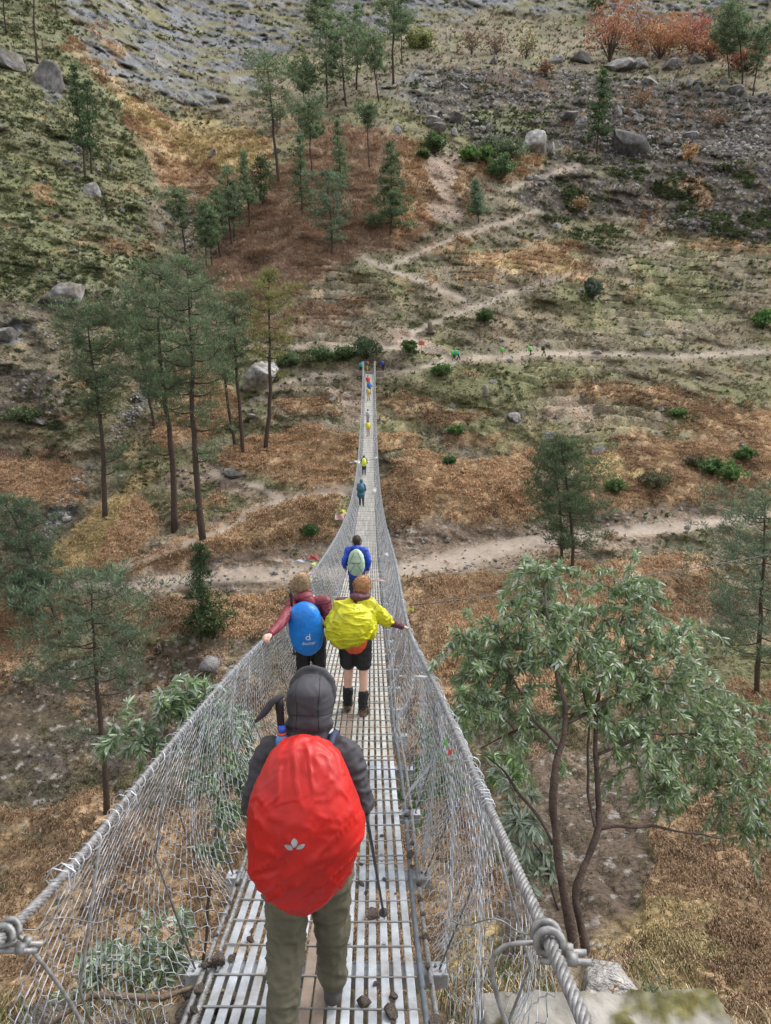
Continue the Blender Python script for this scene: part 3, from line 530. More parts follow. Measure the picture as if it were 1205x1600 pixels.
PIN = [
 (163, 812, 140, 482, 62, 'leaning pine with a broad crown left of the two tallest pines', dict(cs=.50, shape='flat', seed=1, dens=1.5, low=((.28, .5, .6), (.4, .5, 2.8), (.22, .35, .1)))),
 (272, 828, 262, 415, 56, 'left of the two tallest bare-trunked pines above the road', dict(cs=.48, seed=2, low=((.3, .5, 3.3),), dens=1.45)),
 (316, 845, 292, 408, 58, 'right of the two tallest bare-trunked pines above the road', dict(cs=.42, seed=3, low=((.33, .6, .3), (.3, .4, .1), (.12, .4, 3.6)), dens=1.45)),
 (240, 672, 205, 487, 34, 'short leaning pine behind the left tall pine', dict(cs=.35, seed=4)),
 (367, 700, 335, 480, 34, 'thin leaning pine between the tall pair and the yellowish pine', dict(cs=.45, seed=5)),
 (380, 712, 360, 460, 34, 'straight thin pine just left of the yellowish pine', dict(cs=.5, shape='flat', seed=6)),
 (413, 705, 417, 425, 38, 'slender yellow green pine in front of the big pale boulder', dict(cs=.52, seed=7, col=YG, low=((.42, .5, .2),))),
 (313, 1003, 312, 856, 22, 'small dark conical pine standing below the dirt road', dict(cs=.08, shape='cone', seed=8, col=(.045, .10, .038), dens=1.2)),
 (166, 1275, 140, 900, 78, 'large spreading pine rising from the ravine at lower left', dict(cs=.52, seed=9, col=BG, low=((.35, .6, 3.), (.3, .4, 1.)), dens=1.2)),
 (92, 985, 8, 780, 44, 'crooked pine leaning out at the left edge', dict(cs=.45, seed=10, col=BG)),
 (60, 1010, 30, 900, 34, 'small low pine under the crooked leaning one', dict(cs=.4, seed=11, col=BG)),
 (1182, 1085, 1198, 782, 92, 'big dark pine at the right edge below the dirt road', dict(cs=.18, seed=12, col=BG, dens=1.4)),
 (876, 900, 866, 700, 36, 'left trunk of the twin pine in front of the road', dict(cs=.2, seed=13, col=DG)),
 (893, 905, 884, 690, 50, 'right trunk of the twin pine in front of the road', dict(cs=.2, seed=14, col=DG, dens=1.3)),
 (132, 281, 122, 105, 17, 'left of the pine pair on the mossy left slope', dict(cs=.3, seed=15, shape='cone', col=(.062, .11, .045))),
 (143, 272, 136, 130, 15, 'right of the pine pair on the mossy left slope', dict(cs=.3, seed=16, col=(.062, .11, .045))),
 (58, 95, 50, -60, 22, 'bare tall pine trunk at the upper left corner', dict(cs=.75, seed=17)),
 (8, 52, 4, -70, 16, 'leftmost bare pine trunk at the top edge', dict(cs=.8, seed=18)),
 (86, 22, 84, -60, 12, 'thin pine trunk cut by the top edge on the left ridge', dict(cs=.8, seed=19)),
 (290, 408, 276, 303, 26, 'crooked gnarled pine in the gully', dict(cs=.5, shape='flat', seed=20, low=((.3, .9, 3.1),))),
 (322, 418, 320, 318, 16, 'small pine next to the gnarled gully pine', dict(cs=.35, seed=21)),
 (330, 420, 331, 330, 14, 'thin pine in the middle of the spur edge group', dict(cs=.4, seed=22)),
 (345, 405, 336, 300, 16, 'leaning dark trunk pine of the spur edge group', dict(cs=.4, seed=23)),
 (360, 386, 352, 262, 16, 'tall narrow pine of the spur edge group', dict(cs=.3, seed=24)),
 (365, 376, 366, 285, 15, 'short pine behind the tall narrow spur edge pine', dict(cs=.3, seed=25)),
 (388, 358, 381, 240, 17, 'straight pine on the spur crest', dict(cs=.35, seed=26, shape='cone')),
 (405, 330, 408, 250, 18, 'bushy bright pine at the spur crest', dict(cs=.25, seed=27, col=(.075, .11, .045))),
 (435, 290, 421, 88, 38, 'tallest wide crowned pine on the spur top', dict(cs=.5, seed=28, low=((.4, .7, 3.),))),
 (475, 180, 470, 105, 34, 'round crowned pine above the spur', dict(cs=.45, shape='flat', seed=29)),
 (487, 278, 485, 165, 34, 'umbrella shaped pine in the middle of the spur', dict(cs=.55, shape='flat', seed=30)),
 (472, 332, 465, 215, 20, 'conical pine at the top of the bracken', dict(cs=.15, shape='cone', seed=31, col=DG)),
 (532, 300, 526, 190, 18, 'narrow pine right of the conical bracken pine', dict(cs=.15, shape='cone', seed=32)),
 (517, 402, 513, 272, 28, 'bushy bluish pine low on the bracken spur', dict(cs=.2, seed=33, col=BG)),
 (610, 370, 611, 226, 36, 'dense dark pine at the right side of the spur', dict(cs=.1, shape='cone', seed=34, col=DG, dens=1.4)),
 (578, 266, 573, 168, 20, 'small flat topped pine with a bare stem', dict(cs=.7, shape='flat', seed=35)),
 (540, 165, 532, 25, 24, 'tall pine on the upper spur left of the spreading one', dict(cs=.3, seed=36)),
 (590, 158, 576, 62, 40, 'spreading crooked pine on the upper spur', dict(cs=.5, shape='flat', seed=37)),
 (510, 168, 508, 40, 22, 'slim pine behind the wide crowned spur pine', dict(cs=.3, seed=38)),
 (556, 140, 560, 10, 20, 'far pine touching the rock face', dict(cs=.3, seed=39)),
 (498, 70, 500, -20, 26, 'hazy pine high against the rock face', dict(cs=.3, seed=40)),
 (614, 130, 618, -30, 26, 'tall pine cut by the top edge above the spur', dict(cs=.45, seed=41)),
 (628, 100, 628, 20, 14, 'slender pine near the edge of the stony slope', dict(cs=.6, seed=42)),
 (746, 347, 743, 285, 18, 'small bluish pine right of the sandy slide', dict(cs=.2, shape='cone', seed=43, col=BG)),
 (930, 236, 945, 110, 22, 'lone leaning pine on the dark upper slope', dict(cs=.22, seed=44, col=(.07, .115, .045), shape='cone')),
 (1158, 140, 1150, 15, 44, 'umbrella pine at the upper right', dict(cs=.55, shape='flat', seed=45)),
 (1138, 122, 1130, 45, 26, 'smaller pine left of the umbrella pine at upper right', dict(cs=.5, seed=46)),
 (1176, 150, 1196, 45, 34, 'leaning pine at the right edge of the upper slope', dict(cs=.45, shape='flat', seed=47)),
 (935, 30, 935, -30, 16, 'dark pine at the top edge behind the orange tree', dict(cs=.3, seed=48)),
]
for a in PIN: pine_at(*a[:6], **a[6])
def leafy(base, H, rx, label, col, seed=0, name='shrub', cat='shrub', nb=26, lf=.12, per=26, stem=True, flat=.8, group=None):
    """bush: forked stems carrying clumps of leaf-sized faces"""
    rg = np.random.default_rng(900+seed); rt = empty(name, base); tag(rt, label, cat, group); D = max(10., base.length); st_ = MB(); tips = []; rad = []
    for k in range(nb):
        a = k*2.4+rg.normal(0, .3); r = rx*math.sqrt((k+.5)/nb)*rg.uniform(.8, 1.1); h = H*(1-.55*(r/rx)**2)*rg.uniform(.65, 1.05)
        e = np.array([math.cos(a)*r, math.sin(a)*r, h*.9]); s = np.linspace(0, 1, 5)[:, None]; pts = e*s*[1, 1, 1]+np.array([0, 0, .15*H])*np.sin(s*3.1)+rg.normal(0, .03*H, (5, 3))*s; pts[0] = (0, 0, -.1)
        st_.tube(pts, np.linspace(.009*H+.003*D/50, .003+.002*D/50, 5), 3, (.10, .075, .06), False)
        for q in (.55, .8, 1.): tips.append(e*q+[0, 0, .1*H]+rg.normal(0, .22*rx, 3)*[1, 1, .5]); rad.append(rg.uniform(.12, .30)*rx)
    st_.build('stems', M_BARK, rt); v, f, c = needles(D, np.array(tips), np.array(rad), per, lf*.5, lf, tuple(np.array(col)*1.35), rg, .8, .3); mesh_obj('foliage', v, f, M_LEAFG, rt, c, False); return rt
OR = (.30, .125, .07); RD = (.26, .10, .075)
for (bx, by, hpx, rpx, lb, col, nm, cat) in [
 (952, 96, 78, 34, 'bright orange autumn tree on the upper terrace', OR, 'autumn_tree', 'tree'), (1030, 92, 40, 40, 'orange brown autumn bushes right of the orange tree', (.30, .15, .07), 'autumn_bush', 'shrub'), (1078, 84, 48, 34, 'red autumn bush on the upper terrace', RD, 'autumn_bush', 'shrub'),
 (1110, 96, 36, 34, 'tawny autumn bush left of the umbrella pine', (.27, .13, .07), 'autumn_bush', 'shrub'), (1000, 78, 34, 34, 'dusty pink autumn bush behind the long boulder', (.22, .12, .08), 'autumn_bush', 'shrub'), (1165, 110, 30, 34, 'reddish bush between the upper right pines', (.25, .12, .08), 'autumn_bush', 'shrub'),
 (735, 84, 30, 16, 'leafless brown shrub right of the pole pair', (.15, .10, .07), 'bare_shrub', 'shrub'), (775, 84, 26, 18, 'twiggy brown shrub on the terrace', (.15, .10, .07), 'bare_shrub', 'shrub'), (820, 92, 34, 18, 'olive brown shrub near the terrace edge', (.17, .14, .06), 'bare_shrub', 'shrub'), (655, 75, 22, 20, 'yellow green shrub left of the pole pair', (.16, .17, .06), 'shrub', 'shrub'),
 (678, 242, 28, 16, 'dark green bush at the top of the sandy slide', (.06, .10, .035), 'shrub', 'shrub'), (733, 252, 20, 12, 'bright green bush right of the slide top', (.09, .16, .04), 'shrub', 'shrub'), (760, 260, 28, 12, 'yellow green bush between slide and large bushes', (.10, .16, .05), 'shrub', 'shrub'),
 (795, 255, 30, 22, 'grey green bush above the diagonal path', (.10, .13, .07), 'shrub', 'shrub'), (768, 236, 20, 22, 'dusty grey bush above the green bushes', (.13, .14, .10), 'shrub', 'shrub'), (782, 285, 36, 22, 'deep green bush beside the diagonal path', (.065, .11, .04), 'shrub', 'shrub'),
 (660, 250, 14, 9, 'small bush left of the slide top', (.07, .11, .04), 'shrub', 'shrub'), (925, 470, 36, 12, 'round bluish bush beside the diagonal footpath', (.09, .12, .085), 'shrub', 'shrub'), (1190, 515, 28, 13, 'bright green bush at the right edge above the footpath', (.09, .17, .05), 'shrub', 'shrub'),
 (757, 505, 22, 10, 'green bush above the right footpath start', (.08, .13, .05), 'shrub', 'shrub'), (688, 588, 20, 13, 'bright green bush below the hikers on the footpath', (.08, .15, .045), 'shrub', 'shrub'), (572, 560, 34, 24, 'dark green bush behind the far bridge end', (.05, .085, .035), 'shrub', 'shrub'),
 (540, 562, 22, 18, 'green bush left of the far bridge end', (.075, .12, .045), 'shrub', 'shrub'), (500, 564, 16, 22, 'low green bushes left of the far landing', (.08, .12, .05), 'shrub', 'shrub'), (450, 575, 20, 20, 'low bush right of the big pale boulder', (.08, .12, .055), 'shrub', 'shrub'),
 (1110, 750, 26, 16, 'bright green bush on the right orange grass bank', (.08, .15, .05), 'shrub', 'shrub'), (1140, 765, 28, 18, 'leafy bush low on the right orange grass bank', (.09, .16, .05), 'shrub', 'shrub'), (1085, 735, 16, 12, 'small dark bush on the right grass bank', (.09, .09, .05), 'shrub', 'shrub'),
 (1160, 725, 18, 12, 'green bush above the leafy bush at right', (.08, .15, .05), 'shrub', 'shrub'), (962, 778, 24, 14, 'yellow green bush right of the twin pine', (.11, .18, .06), 'shrub', 'shrub'), (1060, 650, 10, 10, 'small green bush in the right terraces', (.09, .15, .05), 'shrub', 'shrub'),
 (700, 730, 12, 8, 'small green bush in the orange grass right of the bridge', (.07, .13, .05), 'shrub', 'shrub'), (712, 680, 10, 12, 'bright low plant on the slope right of the bridge', (.09, .17, .05), 'shrub', 'shrub'), (485, 838, 14, 12, 'green plant in the orange grass left of the bridge', (.06, .12, .04), 'shrub', 'shrub'),
 (640, 555, 18, 10, 'green shrub near the red signpost', (.08, .13, .05), 'shrub', 'shrub'), (490, 215, 20, 14, 'dark bush between the upper spur pines', (.06, .09, .045), 'shrub', 'shrub'), (1075, 260, 34, 10, 'pale orange dry shrub on the dark green slope', (.32, .19, .09), 'bare_shrub', 'shrub'),
 (905, 330, 20, 12, 'tan dry shrub on the dark green slope', (.24, .16, .08), 'bare_shrub', 'shrub'), (40, 660, 20, 26, 'dark bush at the lower left', (.06, .09, .035), 'shrub', 'shrub'), (335, 1000, 60, 30, 'dark leafy thicket around the conical pine', (.07, .095, .035), 'shrub', 'shrub'),
 (1020, 770, 24, 24, 'dark scrub bush on the right grass bank', (.10, .10, .05), 'shrub', 'shrub'), (850, 120, 20, 10, 'brown shrub on the dark stony slope', (.19, .11, .07), 'bare_shrub', 'shrub'), (1000, 170, 24, 18, 'rust brown shrub among upper boulders', (.2, .12, .07), 'bare_shrub', 'shrub'), (1120, 200, 20, 20, 'faded brown shrub near the right upper edge', (.18, .12, .08), 'bare_shrub', 'shrub')]:
    g = ground(bx, by); d = g.length; nbs = 26 if nm != 'bare_shrub' else 16
    leafy(g, hpx*d/F, rpx*d/F, lb, col, bx+by, nm, cat, nbs, .0024*d+.06, 26 if nm != 'bare_shrub' else 9)
# ================================================================ BRIDGE
def hermite(pts):
    p = np.array(pts, float); x, y = p[:, 0], p[:, 1]; m = np.gradient(y, x)
    def f(q):
        q = np.asarray(q, float); i = np.clip(np.searchsorted(x, q)-1, 0, len(x)-2); h = x[i+1]-x[i]; t = (q-x[i])/h
        return (2*t**3-3*t**2+1)*y[i]+(t**3-2*t**2+t)*h*m[i]+(-2*t**3+3*t**2)*y[i+1]+(t**3-t**2)*h*m[i+1]
    return f
dz_ = hermite([(-3, -2.2), (-1, -2.4), (1, -2.63), (2, -2.8), (2.9, -2.97), (4.4, -3.27), (8.4, -4.0), (16, -5.1), (30, -6.8), (47, -7.9), (62, -7.75), (78, -5.75), (95, -2.3), (110, 1.5), (116, 3.2)])
def cx(y): return -.36-.0197*(np.asarray(y, float)-3)
rzr = hermite([(-3, -.05), (0, -.78), (1.06, -1.07), (2, -1.32), (4.4, -1.93), (8.4, -2.95), (16, -4.05), (30, -5.75), (47, -6.85), (62, -6.7), (78, -4.7), (95, -1.25), (110, 2.55), (116, 4.2)])
rzl = hermite([(-3, -.25), (0, -.95), (1.06, -1.22), (2, -1.5), (3, -1.72), (4.4, -2.0), (8.4, -2.98), (16, -4.05), (30, -5.75), (47, -6.85), (62, -6.7), (78, -4.7), (95, -1.25), (110, 2.55), (116, 4.2)])
rxr = hermite([(-3, .36), (0, .34), (2, .34), (4.4, .33), (8.4, .29), (12, .27), (16, .24), (25, .1), (47, cx(47)+.9), (110, cx(110)+.9), (116, cx(116)+.9)])
rxl = hermite([(-3, -.9), (0, -.93), (2, -1.0), (3, -1.07), (4.4, -1.14), (7.7, -1.38), (11, -1.47), (16, -1.54), (30, -1.80), (47, cx(47)-.9), (110, cx(110)-.9), (116, cx(116)-.9)])
def rail(y, s):
    y = np.asarray(y, float); return np.stack([rxr(y), y, rzr(y)], -1) if s > 0 else np.stack([rxl(y), y, rzl(y)], -1)
M_GALV = mat_attr('galvanised steel', .5, 9, .3, .35, 60, .5, dist=.002)
nt = M_GALV.node_tree; N = nt.nodes; bs = N['Principled BSDF']; src = bs.inputs['Base Color'].links[0].from_socket; dn = N.new('ShaderNodeTexNoise'); dn.inputs['Scale'].default_value = 5; dn.inputs['Detail'].default_value = 9; dn.inputs['Roughness'].default_value = .7
L(nt, N['Texture Coordinate'].outputs['Object'], dn.inputs['Vector']); dm = N.new('ShaderNodeMapRange'); dm.inputs[1].default_value = .50; dm.inputs[2].default_value = .68; dm.inputs[4].default_value = .75; L(nt, dn.outputs['Fac'], dm.inputs[0])
dx_ = N.new('ShaderNodeMix'); dx_.data_type = 'RGBA'; L(nt, dm.outputs[0], dx_.inputs[0]); L(nt, src, dx_.inputs[6]); dx_.inputs[7].default_value = (.20, .16, .125, 1); L(nt, dx_.outputs[2], bs.inputs['Base Color'])
M_WIRE = mat_plain('net wire', (.42, .44, .475), .5, .25, 30, .2, 0)
M_CABLE = mat_plain('steel cable', (.23, .225, .225), .55, .5, 40, .35, .3, 200, .001)
M_DARKM = mat_plain('dark cable sheath', (.06, .065, .075), .5, .2, 30, .3, .2)
BR = empty('suspension_bridge', (0, 0, 0)); tag(BR, 'long steel suspension footbridge with wire mesh sides crossing the gorge', 'bridge')
def strip(mb, x, w, y0, y1, th=.012, c=None, n=4, zo=0.):
    ys = np.linspace(y0, y1, n+1); X = cx(ys)+x; Zt = dz_(ys)+zo; v = []
    for a in range(n+1):
        for (dx, dz0) in ((-w/2, 0), (-w/2+.004, .003), (w/2-.004, .003), (w/2, 0), (w/2, -th), (-w/2, -th)): v.append((X[a]+dx, ys[a], Zt[a]+dz0))
    f = [(a*6+b, a*6+(b+1) % 6, (a+1)*6+(b+1) % 6, (a+1)*6+b) for a in range(n) for b in range(6)]+[(5, 4, 3, 2, 1, 0), tuple(n*6+b for b in range(6))]
    mb.add(v, f, c)
npan = 0; y0 = .4
while y0 < 109.8:
    y1 = min(y0+2.1, 110.2); mb = MB(); near_ = y0 < 26
    for k in range(16):
        x = -.495+k*.066; b = .42*rng.uniform(.85, 1.12); pale = sm(6.3, 6.7, y0)
        c = np.array([.92, .98, 1.06])*b*(1-pale)+np.array([1.02, 1., .93])*b*1.02*pale
        w_ = .043
        if k in (7, 8) and y0 < 7: c = np.array([.30, .23, .18])*rng.uniform(.8, 1.1); w_ = .056
        if not near_: w_ = .05
        strip(mb, x, w_, y0+.006, y1-.006+(0 if k % 3 else -.01), c=np.clip(c*(.82+.25*rng.uniform()), .05, .6), n=3, zo=rng.normal(0, .0012))
    step = .25 if y0 < 40 else .5
    for yy in np.arange(y0+.06, y1, step):
        xs = np.linspace(-.53, .53, 7); pts = np.stack([cx(yy)+xs, yy+rng.normal(0, .008)+.01*np.sin(xs*3+yy), dz_(yy)+.008+rng.normal(0, .0012, 7)], 1)
        mb.tube(pts, .0055 if y0 < 40 else .008, 5, (.25, .245, .24))
    if y0 < 10:
        for yy in (y0+.05, y0+1.05, y0+2.05):
            for k in (1, 4, 6, 10, 13):
                x = -.495+k*.066; mb.tube([[cx(yy)+x, yy+.03, dz_(yy)], [cx(yy)+x, yy+.03, dz_(yy)+.012]], .011, 6, (.3, .31, .33))
    mb.build('deck_panel', M_GALV, BR, False); y0 = y1; npan += 1
bys = [2.4+1.05*k-.03 for k in range(100)]
for yy in bys:
    mb = MB(); c = (.40, .42, .45); R_ = Matrix.Rotation(math.atan(float(dz_(yy+.1)-dz_(yy-.1))/.2), 4, 'X'); o = Vector((float(cx(yy)), yy, float(dz_(yy))-.045))
    mb.box(o, (1.40, .11, .012), R_, c); mb.box(o+Vector((0, .05, -.03)), (1.40, .008, .06), R_, c); mb.box(o+Vector((0, -.05, -.03)), (1.40, .008, .06), R_, c)
    if yy < 12:
        for sx in (-.665, -.64, .64, .665): mb.tube([o+Vector((sx, .02*(1 if sx in (-.64, .64) else -1), .004)), o+Vector((sx, .02*(1 if sx in (-.64, .64) else -1), .016))], .008, 6, (.12, .12, .12))
    mb.build('cross_beam', M_GALV, BR, False)
def helix(mb, fn, ya, yb, rad, sr, nst, pitch, stp=.012, c=(.5, .5, .5)):
    ys = np.arange(ya, yb, stp); p = fn(ys); t = np.gradient(p, axis=0); t /= np.linalg.norm(t, axis=1)[:, None]
    N = np.cross(t, [1, 0, 0]); N /= np.linalg.norm(N, axis=1)[:, None]; B = np.cross(t, N); sl_ = np.cumsum(np.linalg.norm(np.diff(p, axis=0, prepend=p[:1]), axis=1))
    for k in range(nst):
        a = sl_/pitch*2*math.pi+k*2*math.pi/nst; mb.tube(p+N*(np.cos(a)*rad)[:, None]+B*(np.sin(a)*rad)[:, None], sr, 6, c)
for s in (1, -1):
    mb = MB(); helix(mb, lambda y: rail(y, s), -2.5, 9, .0092, .0062, 6, .14); mb.tube(rail(np.linspace(8.95, 113, 160), s), np.linspace(.0155, .026, 160), 8); mb.build('handrail_cable', M_CABLE, BR)
    for xo, rr in ((.565, .017), (.615, .015)):
        fn = lambda y, xo=xo: np.stack([cx(y)+s*(xo+.012*np.sin(y*1.3)), y, dz_(y)-.022+.006*np.sin(y*2.1)], -1)
        mb = MB()
        if xo < .6 and s < 0: helix(mb, fn, .6, 9, .0105, .0072, 6, .15); mb.tube(fn(np.linspace(8.9, 112, 140)), .018, 6)
        else: mb.tube(fn(np.linspace(.4, 112, 300)), rr, 6)
        mb.build('deck_cable', M_CABLE if s < 0 or xo > .6 else mat_plain('bluish cable sheath', (.16, .18, .21), .45, .4), BR)
    # wire netting between handrail cable and beam ends
    def netpt(sy, t):
        top = rail(sy, s); c_ = cx(sy); bot = np.stack([c_+s*.585, sy, dz_(sy)-.01], -1); nr = 1-sm(4, 12, sy); p = top*(1-t[..., None])+bot*t[..., None]
        bulge = np.sin(math.pi*np.clip(t, 0, 1))*(.05+.16*nr*(1.2 if s > 0 else .8)); p[..., 0] += s*bulge+s*nr*.16*t**2*(1-t)*3
        q = np.stack([sy*1.3, t*2.2, np.full_like(sy, s*5.)], -1); p[..., 0] += s*.05*vn(q, 5)*t*(1+nr); p[..., 2] += .02*vn(q*3, 7)
        return p
    mb = MB(); y = 1.93 if s < 0 else 2.15; V_, F_ = [], []; n0 = 0
    def wires(ya, yb, w, rows, r, V_, F_, n0):
        nj = int((yb-ya)/w); J = np.arange(nj)[:, None]; I = np.repeat(np.arange(rows+1), 2)[None, :]; half = np.tile([0, .38], rows+1)[None, :]
        t = np.clip((I+half-.19)/rows, 0, 1)+np.zeros((nj, 1)); sgn = np.where((I+J) % 2 == 0, 1, -1); sy = ya+J*w+sgn*w*.46
        am = (.62 if s > 0 else .30)*(1-sm(5, 14, sy))+.10; k = 2*math.pi/(1.18 if s > 0 else .8); sy2 = sy+am*np.sin(k*sy+2.2*t+(.9 if s > 0 else 0))/k*sm(.05, .5, t)
        sy2 = sy2+vn(np.stack([sy*6, t*14, t*0+s], -1), 9)*.011*(1+(1-sm(3, 8, sy)))
        t2 = np.clip(t+vn(np.stack([sy*5+9, t*11, t*0], -1), 12)*.012, 0, 1.0); p = netpt(sy2, t2)
        tx_ = np.array([[1., 0, 0], [-.5, .75, .4], [-.5, -.75, -.4]])*r
        v = (p[:, :, None, :]+tx_[None, None]).reshape(-1, 3); m = t.shape[1]
        base_ = (np.arange(nj)[:, None]*m+np.arange(m-1)[None, :]).reshape(-1)*3
        fs = [np.stack([base_+a, base_+(a+1) % 3, base_+3+(a+1) % 3, base_+3+a], 1) for a in range(3)]
        V_.append(v); F_.append(np.concatenate(fs)+n0); return n0+len(v)
    n0 = wires(y, 14, .05, 22, .0025, V_, F_, n0); n0 = wires(y, 14, .05, 22, .0025, V_, F_, n0) if False else n0
    if s > 0:                                         # a second, slack layer hangs bunched from the right cable
        keep = netpt
        def netpt(sy, t):
            top = rail(sy, s); k_ = 1-sm(5.5, 8.5, sy); q = np.stack([sy*1.1, t*1.5, t*0+3], -1)
            return top+np.stack([(.10*np.sin(t*2.6)-.10*t)*k_-.35*t*(1-k_)+.05*vn(q, 31)*t, .10*np.sin(t*3)+0*t, -t*(1.45*k_+1.0*(1-k_))+.04*vn(q*2, 33)], -1)
        n0 = wires(2.2, 8.2, .066, 19, .0025, V_, F_, n0); netpt = keep
    n0 = wires(14, 40, .07, 16, .0034, V_, F_, n0); n0 = wires(40, 110, .14, 9, .006, V_, F_, n0)
    mesh_obj('wire_netting', np.concatenate(V_), np.concatenate(F_), M_WIRE, BR, None, False)
    # lashing wire wound round the handrail cable
    mb = MB(); ys = np.arange(1.95 if s < 0 else 2.15, 27, .006); p = rail(ys, s); ph = np.cumsum(.006/np.clip(.075+.05*vn(np.stack([ys*3, ys*0, ys*0+s], -1), 401), .02, 1))*6.28
    rr = .024+.006*vn(np.stack([ys*14, ys*0, ys*0], -1), 402)+.022*sm(.35, .7, vn(np.stack([ys*9, ys*0, ys*0], -1), 403)); p[:, 0] += rr*np.cos(ph); p[:, 2] += rr*np.sin(ph); mb.tube(p, .0024, 4)
    mb.build('lashing_wire', M_WIRE, BR, False)
    for k in range(0, 46):
        yy = bys[k]; t = rail(yy, s); b = np.array([cx(yy)+s*.66, yy, dz_(yy)-.04]); mid = netpt(np.array([yy]), np.array([.5]))[0]
        mb = MB(); mb.tube([t, t*.5+b*.5+(mid-(t+b)/2)*.8, b], .006, 5); mb.build('hanger', M_CABLE, BR)
    mb = MB()
    for k in range(46, 100):
        yy = bys[k]; t = rail(yy, s); b = np.array([cx(yy)+s*.66, yy, dz_(yy)-.04]); mb.tube([t, b], .009, 4)
    tag(mb.build('distant_hangers', M_CABLE, BR), kind='stuff')
    # U-bolt clamp with wire tail
    yc = 1.34 if s > 0 else 1.66; c0 = rail(yc, s); T = rail(yc+.01, s)-rail(yc-.01, s); T /= np.linalg.norm(T); A = np.cross(T, [0, 0, 1.]); A /= np.linalg.norm(A); Bn = np.cross(A, T); mb = MB()
    for off in (-.018, .02):
        a = np.linspace(-.3, math.pi*2-.5, 20); mb.tube(c0+T*off+A*(np.cos(a)*.026)[:, None]+Bn*(np.sin(a)*.026)[:, None]+T*(np.linspace(-.01, .012, 20))[:, None], .0085, 8)
    for off in (-.02, .018): mb.tube([c0+T*off-A*.02-Bn*.035, c0+T*off+A*(.085)-Bn*.038], .007, 8); mb.tube([c0+T*off+A*.035-Bn*.03, c0+T*off+A*.055-Bn*.033], .015, 6)
    mb.build('cable_clamp', M_CABLE, BR)
    mb = MB(); q = np.linspace(0, 1, 14)[:, None]
    if s < 0: tail = c0+T*.02+np.array([.02, .0, -.02])*(1-q)+np.array([.20, .05, -.62])*q+np.array([.02, .03, .0])*np.sin(q*3.1)
    else: tail = c0-np.array([.03, 0, .01])+np.array([-.11, -.02, -.33])*q+np.array([-.05, .03, .03])*np.sin(q*6)
    mb.tube(tail, .0055, 6); tail2 = c0+T*.03+np.array([-s*.18, .16, -.10])*q+np.array([0, .02, -.03])*np.sin(q*9); mb.tube(tail2, .002, 4); mb.build('wire_tail', M_CABLE, BR)
# far landing: gate posts, steps, platform
M_CONC = mat_attr('rough concrete', .9, 3, .3, .7, 14, .2, dist=.03)
def zc(y): return float(dz_(y))
for s in (-1, 1):
    mb = MB(); x = float(cx(110.2))+s*.86; mb.box((x, 110.4, 2.0), (.26, .26, 2.6), None, (.42, .41, .39), .02); mb.box((x, 110.4, 3.35), (.32, .32, .10), None, (.42, .41, .39), .01); mb.build('gate_post', M_CONC, BR)
lt = empty('stone_landing', (float(cx(111)), 110.9, 1.3)); tag(lt, 'stone landing with steps at the far end of the bridge', 'landing')
mb = MB()
for k in range(4): mb.box((0, -.4+k*.34, .06+k*.17), (1.5, .36, .17), None, np.array([.22, .2, .18])*rng.uniform(.8, 1.1), .02)
mb.build('steps', M_CONC, lt); mb = MB(); mb.box((0, 2.3, .05), (4.6, 3.4, 1.3), None, (.20, .17, .14), .1); mb.box((0, 2.5, -1.2), (6, 4.5, 2.), None, (.19, .16, .13), .2); mb.build('platform', M_CONC, lt)
# ---------------------------------------------------------------- near bank
def bank_z(x, y):
    ledge = -3.42+.12*fbm(np.stack([x*1.5, y*1.5, x*0], -1), 3, 201)
    edge = 3.62+.3*vn(np.stack([x*1.1, x*0, x*0], -1), 203)+.40*np.exp(-((x-1.15)/.45)**2)-.25*sm(1.5, 2.2, x)-np.where(x < -1.7, (-1.7-x)*.45, 0); edge = np.maximum(edge, 1.6)
    z = ledge-np.clip(y-edge, 0, None)*2.1-1.2*sm(0, 1, (y-edge)*1.2)
    z = z+sm(1.3, .1, y)*1.75 if False else z+(1-sm(-.6, 1.3, y))*1.75
    return z
bx_ = np.concatenate([np.arange(-14, -3, .5), np.arange(-3, 4, .045), np.arange(4, 15, .5)]); by_ = np.concatenate([np.arange(-16, 1, .5), np.arange(1, 5.5, .045), np.arange(5.5, 13, .4)])
BX, BY = np.meshgrid(bx_, by_); BZ = bank_z(BX, BY)+.05*fbm(np.stack([BX*5, BY*5, BX*0], -1), 3, 205); pc = np.stack([BX, BY, BZ], -1)
bc = cc(.20, .155, .115)*(1+.4*fbm(pc*2.2, 3, 206)[..., None])+cc(-.06, .0, -.03)*sm(.0, .3, fbm(pc*3, 3, 207))[..., None]; a, b = BX.shape; id_ = np.arange(a*b).reshape(a, b)
tag(mesh_obj('near_bank', pc.reshape(-1, 3), np.stack([id_[:-1, :-1], id_[:-1, 1:], id_[1:, 1:], id_[1:, :-1]], -1).reshape(-1, 4), mat_attr('bank soil', .95, 9, .35, .8, 30, .15, dist=.03), None, np.clip(bc.reshape(-1, 3), .02, .6)), 'earth ledge of the near bank under the bridge head', kind='structure')
